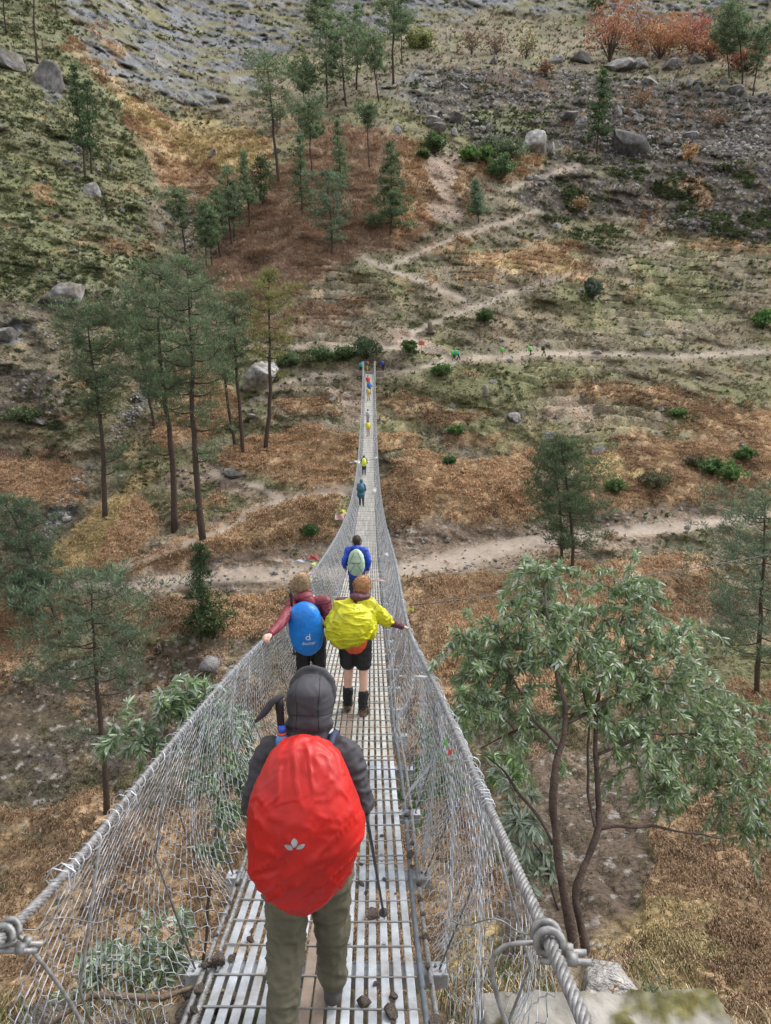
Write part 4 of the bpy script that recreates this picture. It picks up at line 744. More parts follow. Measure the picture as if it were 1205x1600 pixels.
# concrete anchor blocks, mossy
def block(name, c, d, label, moss, seed):
    bm = bmesh.new(); bmesh.ops.create_cube(bm, size=1); bmesh.ops.subdivide_edges(bm, edges=bm.edges[:], cuts=44, use_grid_fill=True)
    v = np.array([w.co[:] for w in bm.verts]); f = [[w.index for w in q.verts] for q in bm.faces]; bm.free(); v = v*d
    e = .028; inner = np.clip(v, -np.array(d)/2+e, np.array(d)/2-e); dl = v-inner; ln = np.linalg.norm(dl, axis=1)[:, None]; v = inner+dl/np.maximum(ln, 1e-6)*np.minimum(ln, e)
    v += .014*fbm(v*4+seed, 4, seed)[:, None]*[1, 1, .8]+.008*vn(v*22, seed)[:, None]; w = v+np.array(c)
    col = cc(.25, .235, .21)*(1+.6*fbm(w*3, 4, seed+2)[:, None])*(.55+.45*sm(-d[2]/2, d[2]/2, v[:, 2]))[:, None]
    ms = (sm(.0, .25, fbm(w*4.5, 4, seed+3)+moss*sm(.15, .5, v[:, 1])-.16)*sm(d[2]*.2, d[2]*.45, v[:, 2]))[:, None]
    col = col*(1-ms)+(cc(.095, .088, .035)*(1+.7*vn(w*40, 5)[:, None])+.03*sm(.3, .6, vn(w*16, 6))[:, None]*cc(1, .7, .1))*ms; w[:, 2] += (ms[:, 0])*(.012+.012*vn(w*50, 9))
    return tag(mesh_obj(name, w, f, M_CONC, None, np.clip(col, .015, .6)), label, 'concrete block')
block('concrete_block', (.60, 2.23, -3.05), (.40, .98, .95), 'smaller bare grey concrete block under the handrail cable', -.1, 3)
block('concrete_block', (1.12, 2.21, -3.07), (.60, 1.04, .98), 'larger moss topped concrete block in the lower right corner', .32, 8)
def near_rock(x, y, z, s, label, sc=(1, 1, .7), tone=1., seed=1, name='rock', tint=(.27, .255, .24), group=None, rz=0):
    v, f = rock_mesh(200+seed, 4 if s > .15 else 3, 1., .35); c = cc(*tint)*tone*(1+.5*fbm(v*1.5, 4, seed)[:, None]); o = mesh_obj(name, v, f, M_STONE, None, np.clip(c, .03, .6), s > .1)
    o.location = (x, y, z); o.scale = (s*sc[0], s*sc[1], s*sc[2]); o.rotation_euler = (.2*math.sin(seed), .2*math.cos(seed*3), rz+seed); return tag(o, label, 'stone', group)
near_rock(1.26, 3.62, -3.52, .40, 'pale lichen streaked rock at the foot of the willow-leaved tree', (1.1, .8, .75), 1.35, 3)
for k in range(46):
    x = rng.uniform(-2.0, -.75); y = rng.uniform(2.7, 3.75); s = rng.uniform(.07, .2)
    near_rock(x, y, float(bank_z(np.array(x), np.array(y)))+s*.4, s, 'rough stone in the rubble heap under the left netting', (1, .8, .6), rng.uniform(.7, 1.15), 10+k, 'rubble_stone', (.26, .225, .20), 'rubble under the left netting')
mb = MB(); mb.tube([(-1.75, 3.0, -3.14), (-1.5, 3.2, -3.06), (-1.15, 3.22, -3.10), (-.95, 3.34, -3.12)], [.010, .018, .016, .008], 8, (.16, .12, .09)); tag(mb.build('fallen_branch', M_BARK), 'dead branch lying across the rubble heap', 'branch')
# stones on the walkway
def deck_hit(px, py, zo=0.):
    y = 5.
    x_, y_, z_ = [float(q) for q in ray(px, py)]
    lo, hi = 1., 60.
    for _ in range(50):
        mid = (lo+hi)/2
        if z_/y_*mid > zc(mid)+zo: lo = mid
        else: hi = mid
    return Vector((x_/y_*lo, lo, zc(lo)+zo))
k = 0
for (px, py, wpx, lab) in [(341, 1507, 40, 'largest brown angular stone on the left deck edge'), (582, 1434, 30, 'flat brown stone at the tip of the trekking pole'), (568, 1572, 28, 'grey stone behind the right boot'), (612, 1583, 30, 'blocky stone at the bottom right of the deck'),
                           (566, 1384, 14, 'small brown stone on the deck beside the red rain cover'), (572, 1397, 12, 'tiny flat stone near the trekking pole'), (600, 1376, 11, 'tiny stone on the right deck strips'), (571, 1272, 15, 'grey stone beside the right elbow'), (597, 1308, 9, 'pebble near the right deck edge'),
                           (320, 1512, 20, 'round stone left of the largest brown one'), (362, 1500, 20, 'squat stone right of the largest brown one'), (392, 1472, 16, 'flat brown stone in the left deck gap'), (395, 1457, 10, 'little brown stone above the flat one'), (613, 1560, 18, 'small stone over the blocky one'), (588, 1540, 12, 'pebble beside the boot'),
                           (642, 1338, 16, 'tan stone perched on the right deck edge'), (596, 1412, 7, 'pebble on the right strips'), (564, 1352, 10, 'pebble at the pole shaft'), (405, 1440, 8, 'pebble on the left strips')]:
    k += 1; h = deck_hit(px, py); s = wpx*h.length/F/2; near_rock(h.x, h.y, h.z+s*.4, s, lab, (1, .8, .6), rng.uniform(.8, 1.05), 70+k, 'deck_stone', (.24, .195, .165))
for side, x0 in ((-1, -.60), (1, .62)):
    for q in range(16):
        yy = 2.6+q*.21+rng.uniform(-.05, .05); s = rng.uniform(.018, .045)*(1 if yy < 5 else .8)
        near_rock(float(cx(yy))+side*(.585+rng.uniform(-.03, .03)), yy, zc(yy)+.0, s, 'brown stone wedged along the %s deck cable' % ('left' if side < 0 else 'right'), (1, .9, .7), rng.uniform(.8, 1.1), 100+q+side*20, 'wedged_stone', (.25, .205, .175), 'stones wedged along the %s deck cable' % ('left' if side < 0 else 'right'))
for q in range(26):
    yy = rng.uniform(2.6, 7.5); x = rng.uniform(-.48, .48); s = rng.uniform(.006, .015); near_rock(float(cx(yy))+x, yy, zc(yy)+.008+s*.3, s, 'pebble on the near steel walkway', (1, .9, .7), 1, 150+q, 'pebble', (.24, .2, .17), 'pebbles on the near walkway')
# thin guy wire on the right
mb = MB(); a_, b_ = P(640, 946, 8.6), P(1290, 848, 14); q = np.linspace(0, 1, 20)[:, None]; mb.tube(a_*(1-q)+b_*q+np.array([0, 0, -.1])*np.sin(q*3.14), .006, 5); tag(mb.build('guy_wire', M_DARKM), 'thin dark wire running from the right handrail to the right edge', 'wire')
# cloth tied to the cables
M_CLOTH = mat_attr('thin cloth', .9, 6, .15, .3, 30, .1)
def cloth(name, p, w, h, col, label, cat, dirn=(1, 0, -.4), seed=0, group=None):
    r = np.random.default_rng(seed); a, b = 12, 8; u, v = np.meshgrid(np.linspace(0, 1, a), np.linspace(0, 1, b)); d = np.array(dirn, float); d /= np.linalg.norm(d)
    q = np.array(p)+d*(u*w)[..., None]+np.array([0, 0, -1.])*(v*h*(1-.35*u))[..., None]+np.array([.2, 1, .1])*(min(w*.16, h*.5)*np.sin(u*7+v*3+seed))[..., None]
    idn = np.arange(a*b).reshape(b, a); f = np.stack([idn[:-1, :-1], idn[1:, :-1], idn[1:, 1:], idn[:-1, 1:]], -1).reshape(-1, 4)
    return tag(mesh_obj(name, q.reshape(-1, 3), f, M_CLOTH, None, np.ones((a*b, 3))*col), label, cat, group)
WH = (.62, .62, .60)
for (px, py, s, w, h, col, lab, dr) in [(497, 868, -1, .25, .13, (.45, .10, .10), 'red prayer flag on the left cable', (-1, .2, -.1)), (503, 877, -1, .28, .12, (.55, .6, .25), 'lime prayer flag under the red one', (-1, .1, -.2)), (491, 892, -1, .32, .10, (.5, .35, .34), 'faded pink prayer flag furthest down the left cable', (-1, 0, -.3)),
                                        (486, 875, -1, .40, .06, (.40, .42, .48), 'grey blue prayer flag fluttering outward', (-1, 0, .02)), (488, 903, -1, .3, .12, (.50, .52, .18), 'yellow green flag strip at the left netting', (-1, .3, -.5)), (538, 802, -1, .45, .35, (.60, .38, .35), 'pink and yellow flag on the left cable above the blue jacket', (-1, 0, -.2)), (541, 797, -1, .35, .2, (.65, .6, .12), 'yellow flag over the pink one', (-1, .2, .1)),
                                        (563, 719, -1, .9, .25, WH, 'white scarf blowing outward from the left cable', (-1, 0, -.1)), (590, 713, 1, 1.2, .2, WH, 'white scarf knotted across the right netting', (-1, 0, -.5)), (588, 756, 1, .7, .5, WH, 'looped white scarf hanging inside the right netting', (-.5, 0, -1)),
                                        (637, 948, 1, .10, .06, (.6, .6, .15), 'yellow ribbon tied beside the resting hand', (1, 0, -.3)), (672, 1056, 1, .22, .010, WH, 'white string tied across the right netting', (-1, 0, .02)), (677, 1065, 1, .06, .10, (.55, .55, .35), 'pale ribbon on the right cable', (.3, 0, -1)),
                                        (707, 1168, 1, .028, .03, (.55, .12, .10), 'small red tag on the right netting', (-.5, 0, -.5)), (700, 1153, 1, .028, .03, (.12, .4, .08), 'small green tag on the right netting', (-.5, 0, -.5)), (637, 938, 1, .12, .05, (.6, .6, .58), 'white rag on the right cable above the hand', (-1, 0, .2)),
                                        (612, 862, 1, .2, .1, WH, 'white rag on the far right netting', (-1, 0, -.3)), (603, 905, 1, .35, .03, (.55, .35, .35), 'pink string across the right netting', (-1, 0, -.1)), (641, 1002, 1, .06, .15, (.5, .45, .2), 'dull yellow knot of cloth in the right netting', (-.2, 0, -1))]:
    ys = np.linspace(2, 105, 4000); pr = proj(rail(ys, s)); y = ys[np.argmin(np.abs(pr[1]-py))]; p = P(px, py, float(y)); cloth('prayer_flag' if s < 0 and w < .5 else 'scarf' if w > .5 else 'ribbon', p, w, h, col, lab, 'flag' if s < 0 and w < .5 else 'cloth', dr, int(px+py))
# ================================================================ PEOPLE
from mathutils.bvhtree import BVHTree
def blend(name, prims, mat, parent=None, voxel=.012, smooth=4, wr=0., wf=7., seed=0, warp=None, cuts=()):
    """one continuous surface from tapered limbs and ellipsoids; wr adds cloth folds"""
    bm = bmesh.new()
    for pr in prims:
        if pr[0] == 'c':
            _, a, ra, b, rb = pr[:5]; sq = pr[5] if len(pr) > 5 else 1.; a = Vector(a); b = Vector(b); d = b-a; Ln = max(d.length, 1e-4); R_ = d.to_track_quat('Z', 'Y').to_matrix().to_4x4(); vs = []
            rings = [(-ra, .02*ra), (-ra*.72, ra*.7), (-ra*.3, ra*.95), (0, ra), (Ln*.33, ra*.67+rb*.33), (Ln*.67, ra*.33+rb*.67), (Ln, rb), (Ln+rb*.3, rb*.95), (Ln+rb*.72, rb*.7), (Ln+rb, .02*rb)]
            for z, r in rings: vs.append([bm.verts.new(a+R_ @ Vector((r*math.cos(t*math.pi/6), r*sq*math.sin(t*math.pi/6), z))) for t in range(12)])
            for i in range(len(rings)-1):
                for j in range(12): bm.faces.new((vs[i][j], vs[i][(j+1) % 12], vs[i+1][(j+1) % 12], vs[i+1][j]))
            bm.faces.new(vs[0][::-1]); bm.faces.new(vs[-1])
        else:
            _, c, r = pr[:3]; M4 = Matrix.Translation(Vector(c)) @ (Matrix.Rotation(pr[3][0], 4, 'X') @ Matrix.Rotation(pr[3][1], 4, 'Y') if len(pr) > 3 else Matrix.Identity(4)) @ Matrix.Diagonal((*r, 1))
            bmesh.ops.create_icosphere(bm, subdivisions=4, radius=1, matrix=M4)
    me = bpy.data.meshes.new(name); bm.to_mesh(me); bm.free(); o = bpy.data.objects.new(name, me); COL.objects.link(o)
    rm = o.modifiers.new('r', 'REMESH'); rm.mode = 'VOXEL'; rm.voxel_size = voxel; rm.adaptivity = 0
    if smooth: s_ = o.modifiers.new('s', 'SMOOTH'); s_.iterations = smooth; s_.factor = .6
    dg = bpy.context.evaluated_depsgraph_get(); ev = o.evaluated_get(dg); m2 = bpy.data.meshes.new_from_object(ev); o.modifiers.clear(); o.data = m2; m2.name = name; bpy.data.meshes.remove(me)
    n = len(m2.vertices); co_ = np.empty(n*3); m2.vertices.foreach_get('co', co_); co_ = co_.reshape(-1, 3)
    if warp is not None: co_ = warp(co_)
    if wr:
        nr = np.empty(n*3); m2.vertices.foreach_get('normal', nr); nr = nr.reshape(-1, 3)
        q = co_*[.8, .8, 2.1]; q = q+.12*np.stack([vn(co_*4, seed+1), vn(co_*4, seed+2), vn(co_*4, seed+3)], -1)
        fld = 1-np.abs(vn(q*wf+seed, seed))*2; fl2 = 1-np.abs(vn(q*wf*2.3+seed*2, seed+5))*2
        n1_ = vn(q*wf+seed, seed); n2_ = vn(q*wf*1.9+seed*2, seed+5); co_ = co_+nr*(wr*(.9*np.exp(-(n1_/.16)**2)+.55*np.exp(-(n2_/.2)**2)-.5)+wr*1.1*vn(co_*4.5, seed+8))[:, None]
    m2.vertices.foreach_set('co', co_.ravel()); m2.polygons.foreach_set('use_smooth', np.ones(len(m2.polygons), bool)); m2.materials.clear(); m2.materials.append(mat); m2.update()
    if parent: o.parent = parent
    return o
def fabric(name, c, rough=.55, amt=.2, bump=.55, sheen=0, spec=.4, nscale=9, dist=.016):
    m = mat_plain(name, c, rough, 0, 5, amt, bump, nscale, dist, spec, None, sheen)      # creased cloth: ridged folds plus a fine weave
    nt = m.node_tree; N = nt.nodes; rn = [q for q in N if q.type == 'TEX_NOISE' and abs(q.inputs['Scale'].default_value-nscale) < .01][0]
    rn.noise_type = 'RIDGED_MULTIFRACTAL'; rn.inputs['Detail'].default_value = 3; rn.inputs['Distortion'].default_value = 1.2; rn.normalize = True
    bp = [q for q in N if q.type == 'BUMP'][0]; f = N.new('ShaderNodeTexNoise'); f.inputs['Scale'].default_value = 260; b2 = N.new('ShaderNodeBump'); b2.inputs['Strength'].default_value = .25; b2.inputs['Distance'].default_value = .001
    L(nt, N['Texture Coordinate'].outputs['Object'], f.inputs['Vector']); L(nt, f.outputs['Fac'], b2.inputs['Height']); L(nt, bp.outputs[0], b2.inputs['Normal']); L(nt, b2.outputs[0], N['Principled BSDF'].inputs['Normal']); return m
SKIN = mat_plain('skin', (.62, .38, .30), .5, 0, 12, .08, .1, 200, .0005); SKIN.node_tree.nodes['Principled BSDF'].inputs['Subsurface Weight'].default_value = .1
FB = {k: fabric('fabric '+k, c, r) for k, c, r in [('charcoal', (.042, .040, .048), .72), ('olive', (.105, .097, .065), .75), ('black', (.010, .010, .013), .6), ('maroon', (.17, .022, .035), .55), ('plum', (.10, .03, .045), .6), ('orange', (.62, .09, .035), .7),
      ('cobalt', (.012, .055, .40), .5), ('navy', (.02, .03, .07), .7), ('teal', (.02, .09, .13), .5), ('red', (.43, .008, .005), .5), ('sky', (.008, .17, .58), .42), ('yellow', (.50, .48, .010), .42), ('lime', (.55, .62, .05), .5), ('sage', (.33, .45, .33), .5),
      ('grey', (.30, .31, .33), .7), ('green', (.08, .45, .06), .6), ('cyan', (.04, .38, .45), .6), ('white', (.62, .63, .63), .6), ('scarlet', (.6, .05, .03), .6), ('boot', (.10, .065, .045), .8), ('bootgrey', (.09, .085, .08), .8), ('tan', (.40, .30, .2), .8), ('ochre', (.6, .42, .04), .6), ('mustard', (.62, .55, .05), .6)]}
HAIR = {k: mat_plain('hair '+k, c, .6, 0, 60, .35, .8, 160, .004) for k, c in [('blonde', (.36, .26, .15)), ('ginger', (.42, .22, .10)), ('brown', (.05, .03, .02)), ('dark', (.015, .012, .01))]}
J0 = dict(hl=(-.09, 0, .93), hr=(.09, 0, .93), kl=(-.10, .10, .50), kr=(.10, .0, .50), al=(-.10, .14, .10), ar=(.10, -.10, .12), sl=(-.18, .03, 1.42), sr=(.18, .03, 1.42), el=(-.27, -.02, 1.14), er=(.27, -.02, 1.14),
          wl=(-.24, .17, 1.00), wr=(.24, .17, 1.00), nk=(0, .04, 1.48), hd=(0, .07, 1.63), pl=(0, 0, .95), ch=(0, .02, 1.27), fl=(-.10, .30, .04), fr=(.10, .06, .04))
def hand(w, e, s, curl=.5, grip=None):
    """palm, four fingers and a thumb as skinned chains; fingers curl toward grip direction"""
    w = Vector(w); d = (w-Vector(e)).normalized(); up = Vector((0, 0, 1)); sd_ = d.cross(up).normalized(); dn = sd_.cross(d).normalized()*-1
    if grip is not None: dn = Vector(grip).normalized()
    pr = [('c', w, .028, w+d*.055, .036, .55), ('c', w+d*.05-sd_*.02, .02, w+d*.085-sd_*.026, .017), ('c', w+d*.05+sd_*.02, .02, w+d*.085+sd_*.026, .017)]
    for k, (o, ln) in enumerate(((-.030, .9), (-.010, 1.05), (.011, 1.), (.031, .78))):
        p0 = w+d*.085+sd_*o; p1 = p0+(d*(1-curl)+dn*curl*.6).normalized()*.036*ln; p2 = p1+(d*(1-1.6*curl)+dn*curl*1.6).normalized()*.027*ln; p3 = p2+(d*(.6-2*curl)+dn*curl*1.6).normalized()*.02*ln
        pr += [('c', p0, .0105, p1, .0095), ('c', p1, .0095, p2, .0085), ('c', p2, .0085, p3, .0075)]
    t0 = w+d*.03-sd_*s*.03; t1 = t0+(d*.6-sd_*s*.8+dn*.3).normalized()*.035; t2 = t1+(d*.9-sd_*s*.2+dn*.6).normalized()*.03
    return pr+[('c', t0, .014, t1, .011), ('c', t1, .011, t2, .009)]
def person(pos, label, J=None, top='charcoal', legs='olive', boots='boot', hair='brown', hood=None, S=1., rz=0., detail=1, shorts=False, fat=1., group=None, jr=1., wr=.006, gaiter=False, hem=.94, arms=('j', 'j'), bun=False, cap=None, headrot=0.):
    j = dict(J0); j.update(J or {}); vx = (.0075, .018, .035)[detail]; vc = (.011, .02, .035)[detail]
    rt = empty('person', pos, rz); rt.scale = (S, S, S); tag(rt, label, 'person', group); g = lambda k: Vector(j[k])
    hd = g('hd'); hf = Vector((math.sin(headrot), math.cos(headrot), 0)); hs2 = Vector((hf.y, -hf.x, 0))
    pr = [('e', hd, (.078, .095, .112)), ('c', hd+hf*.02-Vector((0, 0, .04)), .062, hd+hf*.055-Vector((0, 0, .075)), .04), ('c', g('nk')-Vector((0, 0, .03)), .058, hd-Vector((0, 0, .05)), .052), ('c', g('pl'), .115, g('ch'), .125, .8), ('c', g('ch'), .125, (g('sl')+g('sr'))/2, .10, .8),
          ('c', g('sl'), .055, g('sr'), .055), ('c', g('sl'), .052, g('el'), .042), ('c', g('el'), .041, g('wl'), .027), ('c', g('sr'), .052, g('er'), .042), ('c', g('er'), .041, g('wr'), .027),
          ('c', g('hl'), .085, g('kl'), .056), ('c', g('kl'), .058, g('al'), .036), ('c', g('hr'), .085, g('kr'), .056), ('c', g('kr'), .058, g('ar'), .036), ('c', g('al')-Vector((0, 0, .03)), .034, g('fl')+Vector((0, 0, .0)), .026), ('c', g('ar')-Vector((0, 0, .03)), .034, g('fr'), .026)]
    if detail < 2:
        pr += [('c', hd+hf*.085-Vector((0, 0, .0)), .011, hd+hf*.112-Vector((0, 0, .035)), .014), ('c', hd+hf*.088-hs2*.02-Vector((0, 0, .062)), .009, hd+hf*.088+hs2*.02-Vector((0, 0, .062)), .009)]
        for s in (-1, 1): pr += [('e', hd+hs2*s*.077-Vector((0, 0, .012)), (.012, .02, .032)), ('e', hd+hf*.083+hs2*s*.032+Vector((0, 0, .004)), (.014, .010, .009))]
        pr += hand(g('wl'), g('el'), -1, .5)+hand(g('wr'), g('er'), 1, .5)
    else: pr += [('c', g('wl'), .03, g('wl')+(g('wl')-g('el')).normalized()*.1, .03), ('c', g('wr'), .03, g('wr')+(g('wr')-g('er')).normalized()*.1, .03)]
    blend('body', pr, SKIN, rt, vx, 2)
    # trousers or shorts
    if shorts: lp = [('c', g('pl'), .145*fat, g('pl')+Vector((0, 0, .10)), .13*fat, .85)]+[q for s in 'lr' for q in [('c', g('h'+s), .118*fat, g('h'+s).lerp(g('k'+s), .62), .105*fat)]]
    else: lp = [('c', g('pl'), .145*fat, g('pl')+Vector((0, 0, .10)), .13*fat, .85)]+[q for s in 'lr' for q in [('c', g('h'+s), .112*fat, g('k'+s), .084*fat), ('c', g('k'+s), .082*fat, g('a'+s).lerp(g('k'+s), .06), .066*fat)]]
    blend('shorts' if shorts else 'trousers', lp, FB[legs], rt, vc, 3, wr*.9 if detail < 2 else 0, 9, 3)
    for s in 'lr':
        a = g('a'+s); f = g('f'+s); d = (f-a); d.z = 0; d.normalize(); an = Vector((a.x, a.y, 0)); sl_ = a.z-.09
        bp = [('c', a+Vector((0, 0, .03)), .052, a-Vector((0, 0, .03)), .05), ('c', a-Vector((0, 0, .05))-d*.03, .044, f-d*.04, .043), ('c', f-d*.06, .043, f, .036)]
        blend('boot', bp, FB[boots], rt, vc*.8, 2, .002 if detail < 2 else 0, 20, 5)
        if gaiter: blend('gaiter', [('c', g('k'+s).lerp(a, .50), .064, g('k'+s).lerp(a, .92), .060), ('c', g('k'+s).lerp(a, .92), .060, a-Vector((0, 0, .03))+d*.03, .062)], FB['black'], rt, vc*.8, 2, .009, 16, 6)
    jp = [('c', g('pl')+Vector((0, 0, hem-.91)), .178*fat*jr, g('ch'), .155*fat*jr, .88), ('c', g('ch'), .155*fat*jr, (g('sl')+g('sr'))/2-Vector((0, 0, .03)), .13*jr, .82), ('c', g('sl'), .082*jr, g('sr'), .082*jr), ('c', g('nk')-Vector((0, 0, .05)), .085*jr, g('nk')+Vector((0, 0, .03)), .07*jr)]
    for s in 'lr':
        wv = g('w'+s)
        jp += [('c', g('s'+s), .082*jr, g('e'+s), .064*jr), ('c', g('e'+s), .064*jr, wv-(wv-g('e'+s)).normalized()*.01, .044*jr)]
    blend('jacket', jp, FB[top], rt, vc, 3, wr, 9, 1)
    if hood: blend('hood', hood_prims(g, hd, jr), FB[top if hood is True else hood], rt, vc*.8, 5, wr*.32, 6, 9)
    elif cap: blend('cap', [('e', hd+Vector((0, 0, .045)), (.092, .108, .085))], FB[cap], rt, vc*.8, 2)
    else:
        hp = [('e', hd+Vector((0, -.012, .022)), (.088, .102, .105)), ('e', hd+Vector((0, -.04, -.03)), (.078, .066, .085))]
        if bun: hp.append(('e', hd+Vector((.01, -.085, .055)), (.045, .04, .042)))
        ho = blend('hair', hp, HAIR[hair], rt, vc*.7, 1, .007 if detail < 2 else .004, 26, 4)
        if detail < 2:
            r_ = np.random.default_rng(len(hair)); mb = MB()
            for _ in range(230):
                d_ = r_.normal(0, 1, 3); d_[1] -= .5; d_ /= np.linalg.norm(d_); p0 = np.array(hd)+[0, -.012, .022]+d_*[.09, .104, .107]; t_ = np.cross(d_, r_.normal(0, 1, 3)); t_ /= np.linalg.norm(t_); s_ = np.linspace(0, 1, 5)[:, None]
                mb.tube(p0+t_*s_*r_.uniform(.03, .09)+d_*.02*np.sin(s_*3)+np.array([0, 0, -.05])*s_**2, .0018, 3)
            if bun:
                for _ in range(70):
                    a_ = r_.uniform(0, 6.3); c_ = np.array(hd)+[.01, -.09, .06]; s_ = np.linspace(0, 4, 9)[:, None]; u_ = r_.normal(0, 1, 3); u_ /= np.linalg.norm(u_); w_ = np.cross(u_, [0, 1, 0.2]); mb.tube(c_+(u_*np.cos(s_)+w_*np.sin(s_))*r_.uniform(.03, .052), .002, 3)
            tag(mb.build('loose_strands', HAIR[hair], rt), kind='stuff')
    return rt
def hood_prims(g, hd, jr):
    a = [('e', hd+Vector((0, .0, .02)), (.108, .130, .128)), ('e', hd+Vector((0, -.03, .075)), (.085, .10, .075)), ('e', hd+Vector((0, -.05, -.045)), (.098, .085, .075)), ('c', hd-Vector((0, .01, .05)), .092, g('nk')+Vector((0, -.01, .0)), .105)]
    ring_ = [hd+Vector((.095*math.sin(t), .10+.02*math.cos(t), .02+.115*math.cos(t))) for t in np.linspace(-2.2, 2.2, 9)]
    return a+[('c', ring_[i], .022, ring_[i+1], .022) for i in range(8)]+[('c', hd+Vector((-.085, -.045, -.07)), .030, hd+Vector((.085, -.045, -.07)), .030)]
def pack(pos, label, mat, size=(.17, .15, .30), tilt=.12, seed=0, rz=0., profile=None, wr=.008, strap=True, detail=1, group=None, name='backpack', roll=0., pinch=0., ze=6., warpf=None):
    """stuffed rucksack, mostly under a rain cover: rounded, pulled in at the top and bottom, creased"""
    rt = empty(name, pos, rz); rt.rotation_euler = (-tilt, roll, rz); tag(rt, label, 'backpack', group); sub = (6, 5, 3)[detail]
    bm = bmesh.new(); bmesh.ops.create_icosphere(bm, subdivisions=sub, radius=1); v = np.array([w.co[:] for w in bm.verts]); f = np.array([[w.index for w in q.verts] for q in bm.faces]); bm.free()
    z = v[:, 2]; e = .72; r = np.hypot(v[:, 0], v[:, 1]); rr = np.clip(1-np.abs(z)**ze, 0, 1)**.5
    pz = profile or [(-1, .55), (-.8, .80), (-.4, 1.), (.1, 1.), (.5, .88), (.8, .70), (1, .5)]
    wz = np.interp(z, [q[0] for q in pz], [q[1] for q in pz]); th = np.arctan2(v[:, 1], v[:, 0]); c_, s_ = np.cos(th), np.sin(th); k = rr*wz
    x = np.sign(c_)*np.abs(c_)**.82*k*size[0]; y = np.sign(s_)*np.abs(s_)**.82*k*size[1]*(1+.12*np.sin(z*2.5)); zz_ = z*size[2]
    p = np.stack([x, y, zz_], 1); p = p if warpf is None else warpf(p, z); nrm = p/np.array(size)**2; nrm /= np.linalg.norm(nrm, axis=1)[:, None]+1e-9
    q = p*np.array([1, 1, 1]); wp = np.stack([vn(p*5, seed+1), vn(p*5, seed+2), vn(p*5, seed+3)], -1)*.07; q = (q+wp)@np.array([[.8, 0, .6], [0, 1, 0], [-.6, 0, .8]])*[7, 7, 17]
    f1 = (1-np.abs(vn(q+seed, seed))*2); f2 = (1-np.abs(vn((p+wp)*np.array([26, 26, 10]), seed+7))*2)*np.clip(np.abs(z)*1.6-.5, 0, 1); f3 = 1-np.abs(vn((p+wp*1.5)@np.array([[.7, 0, -.7], [0, 1, 0], [.7, 0, .7]])*[9, 9, 22]+4, seed+9))*2
    g1, g3 = (1-f1)/2, (1-f3)/2; p = p+nrm*(wr*(.55*np.exp(-(g1/.13)**2)*sm(-.3, .3, vn(p*6, seed+21))+.5*np.exp(-(g3/.12)**2)*sm(-.2, .4, vn(p*5, seed+22))+.45*f2+1.0*vn(p*4.0, seed+11)+.25*vn(p*11, seed+12)))[:, None]
    o = mesh_obj('rain_cover' if 'cover' in label else 'pack_body', p, f, mat, rt)
    if strap:
        for s in (-1, 1):
            mb = MB(); mb.tube([(s*.09, size[1]*.6, size[2]*.62), (s*.11, size[1]*1.1, size[2]*.82), (s*.115, size[1]*1.9, size[2]*.75), (s*.12, size[1]*2.3, size[2]*.3), (s*.14, size[1]*1.9, -size[2]*.2)], .018, 6); mb.build('shoulder_strap', FB['navy'] if detail == 0 else FB['black'], rt)
    return rt, p, f
def emblem(rt, p, f, shapes, mat, name='emblem', off=.003):
    """flat printed shapes laid on the cover's back"""
    bv = BVHTree.FromPolygons([tuple(q) for q in p], [tuple(int(i) for i in q) for q in f]); mb = MB()
    for sh in shapes:
        bm = bmesh.new(); fc = bm.faces.new([bm.verts.new((x, 0, z)) for x, z in sh]); bmesh.ops.triangulate(bm, faces=[fc]); 
        for _ in range(2): bmesh.ops.subdivide_edges(bm, edges=bm.edges[:], cuts=1)
        bmesh.ops.triangulate(bm, faces=bm.faces[:]); vs = []
        for w in bm.verts:
            h = bv.ray_cast(Vector((w.co.x, -1, w.co.z)), Vector((0, 1, 0)))[0]; vs.append((w.co.x, (h.y if h else 0)-off, w.co.z))
        bm.verts.index_update(); mb.add(vs, [[w.index for w in q.verts] for q in bm.faces]); bm.free()
    return mb.build(name, mat, rt)
def pole(a, b, label, tail=True, col='black'):
    """trekking pole with grip, shaft, basket and tip from grip end a to tip b"""
    a = Vector(a); b = Vector(b); rt = empty('trekking_pole', a); tag(rt, label, 'trekking pole'); d = (b-a); L_ = d.length; d.normalize(); o = Vector((0, 0, 0))
    mb = MB(); mb.tube([o, d*.03, d*.13, d*.2], [.016, .019, .016, .013], 10); mb.build('grip', FB['black'], rt)
    mb = MB(); mb.tube([d*.18, d*.55*L_], .009, 8); mb.tube([d*.55*L_, d*(L_-.08)], .0075, 8); mb.build('shaft', M_DARKM, rt)
    mb = MB(); mb.tube([d*(L_-.085), d*(L_-.075)], [.026, .028], 12); mb.tube([d*(L_-.12), d*(L_-.07)], .011, 8); mb.build('basket', FB['charcoal'], rt)
    mb = MB(); mb.tube([d*(L_-.08), d*L_], [.006, .003], 8); mb.build('tip', M_CABLE, rt); return rt

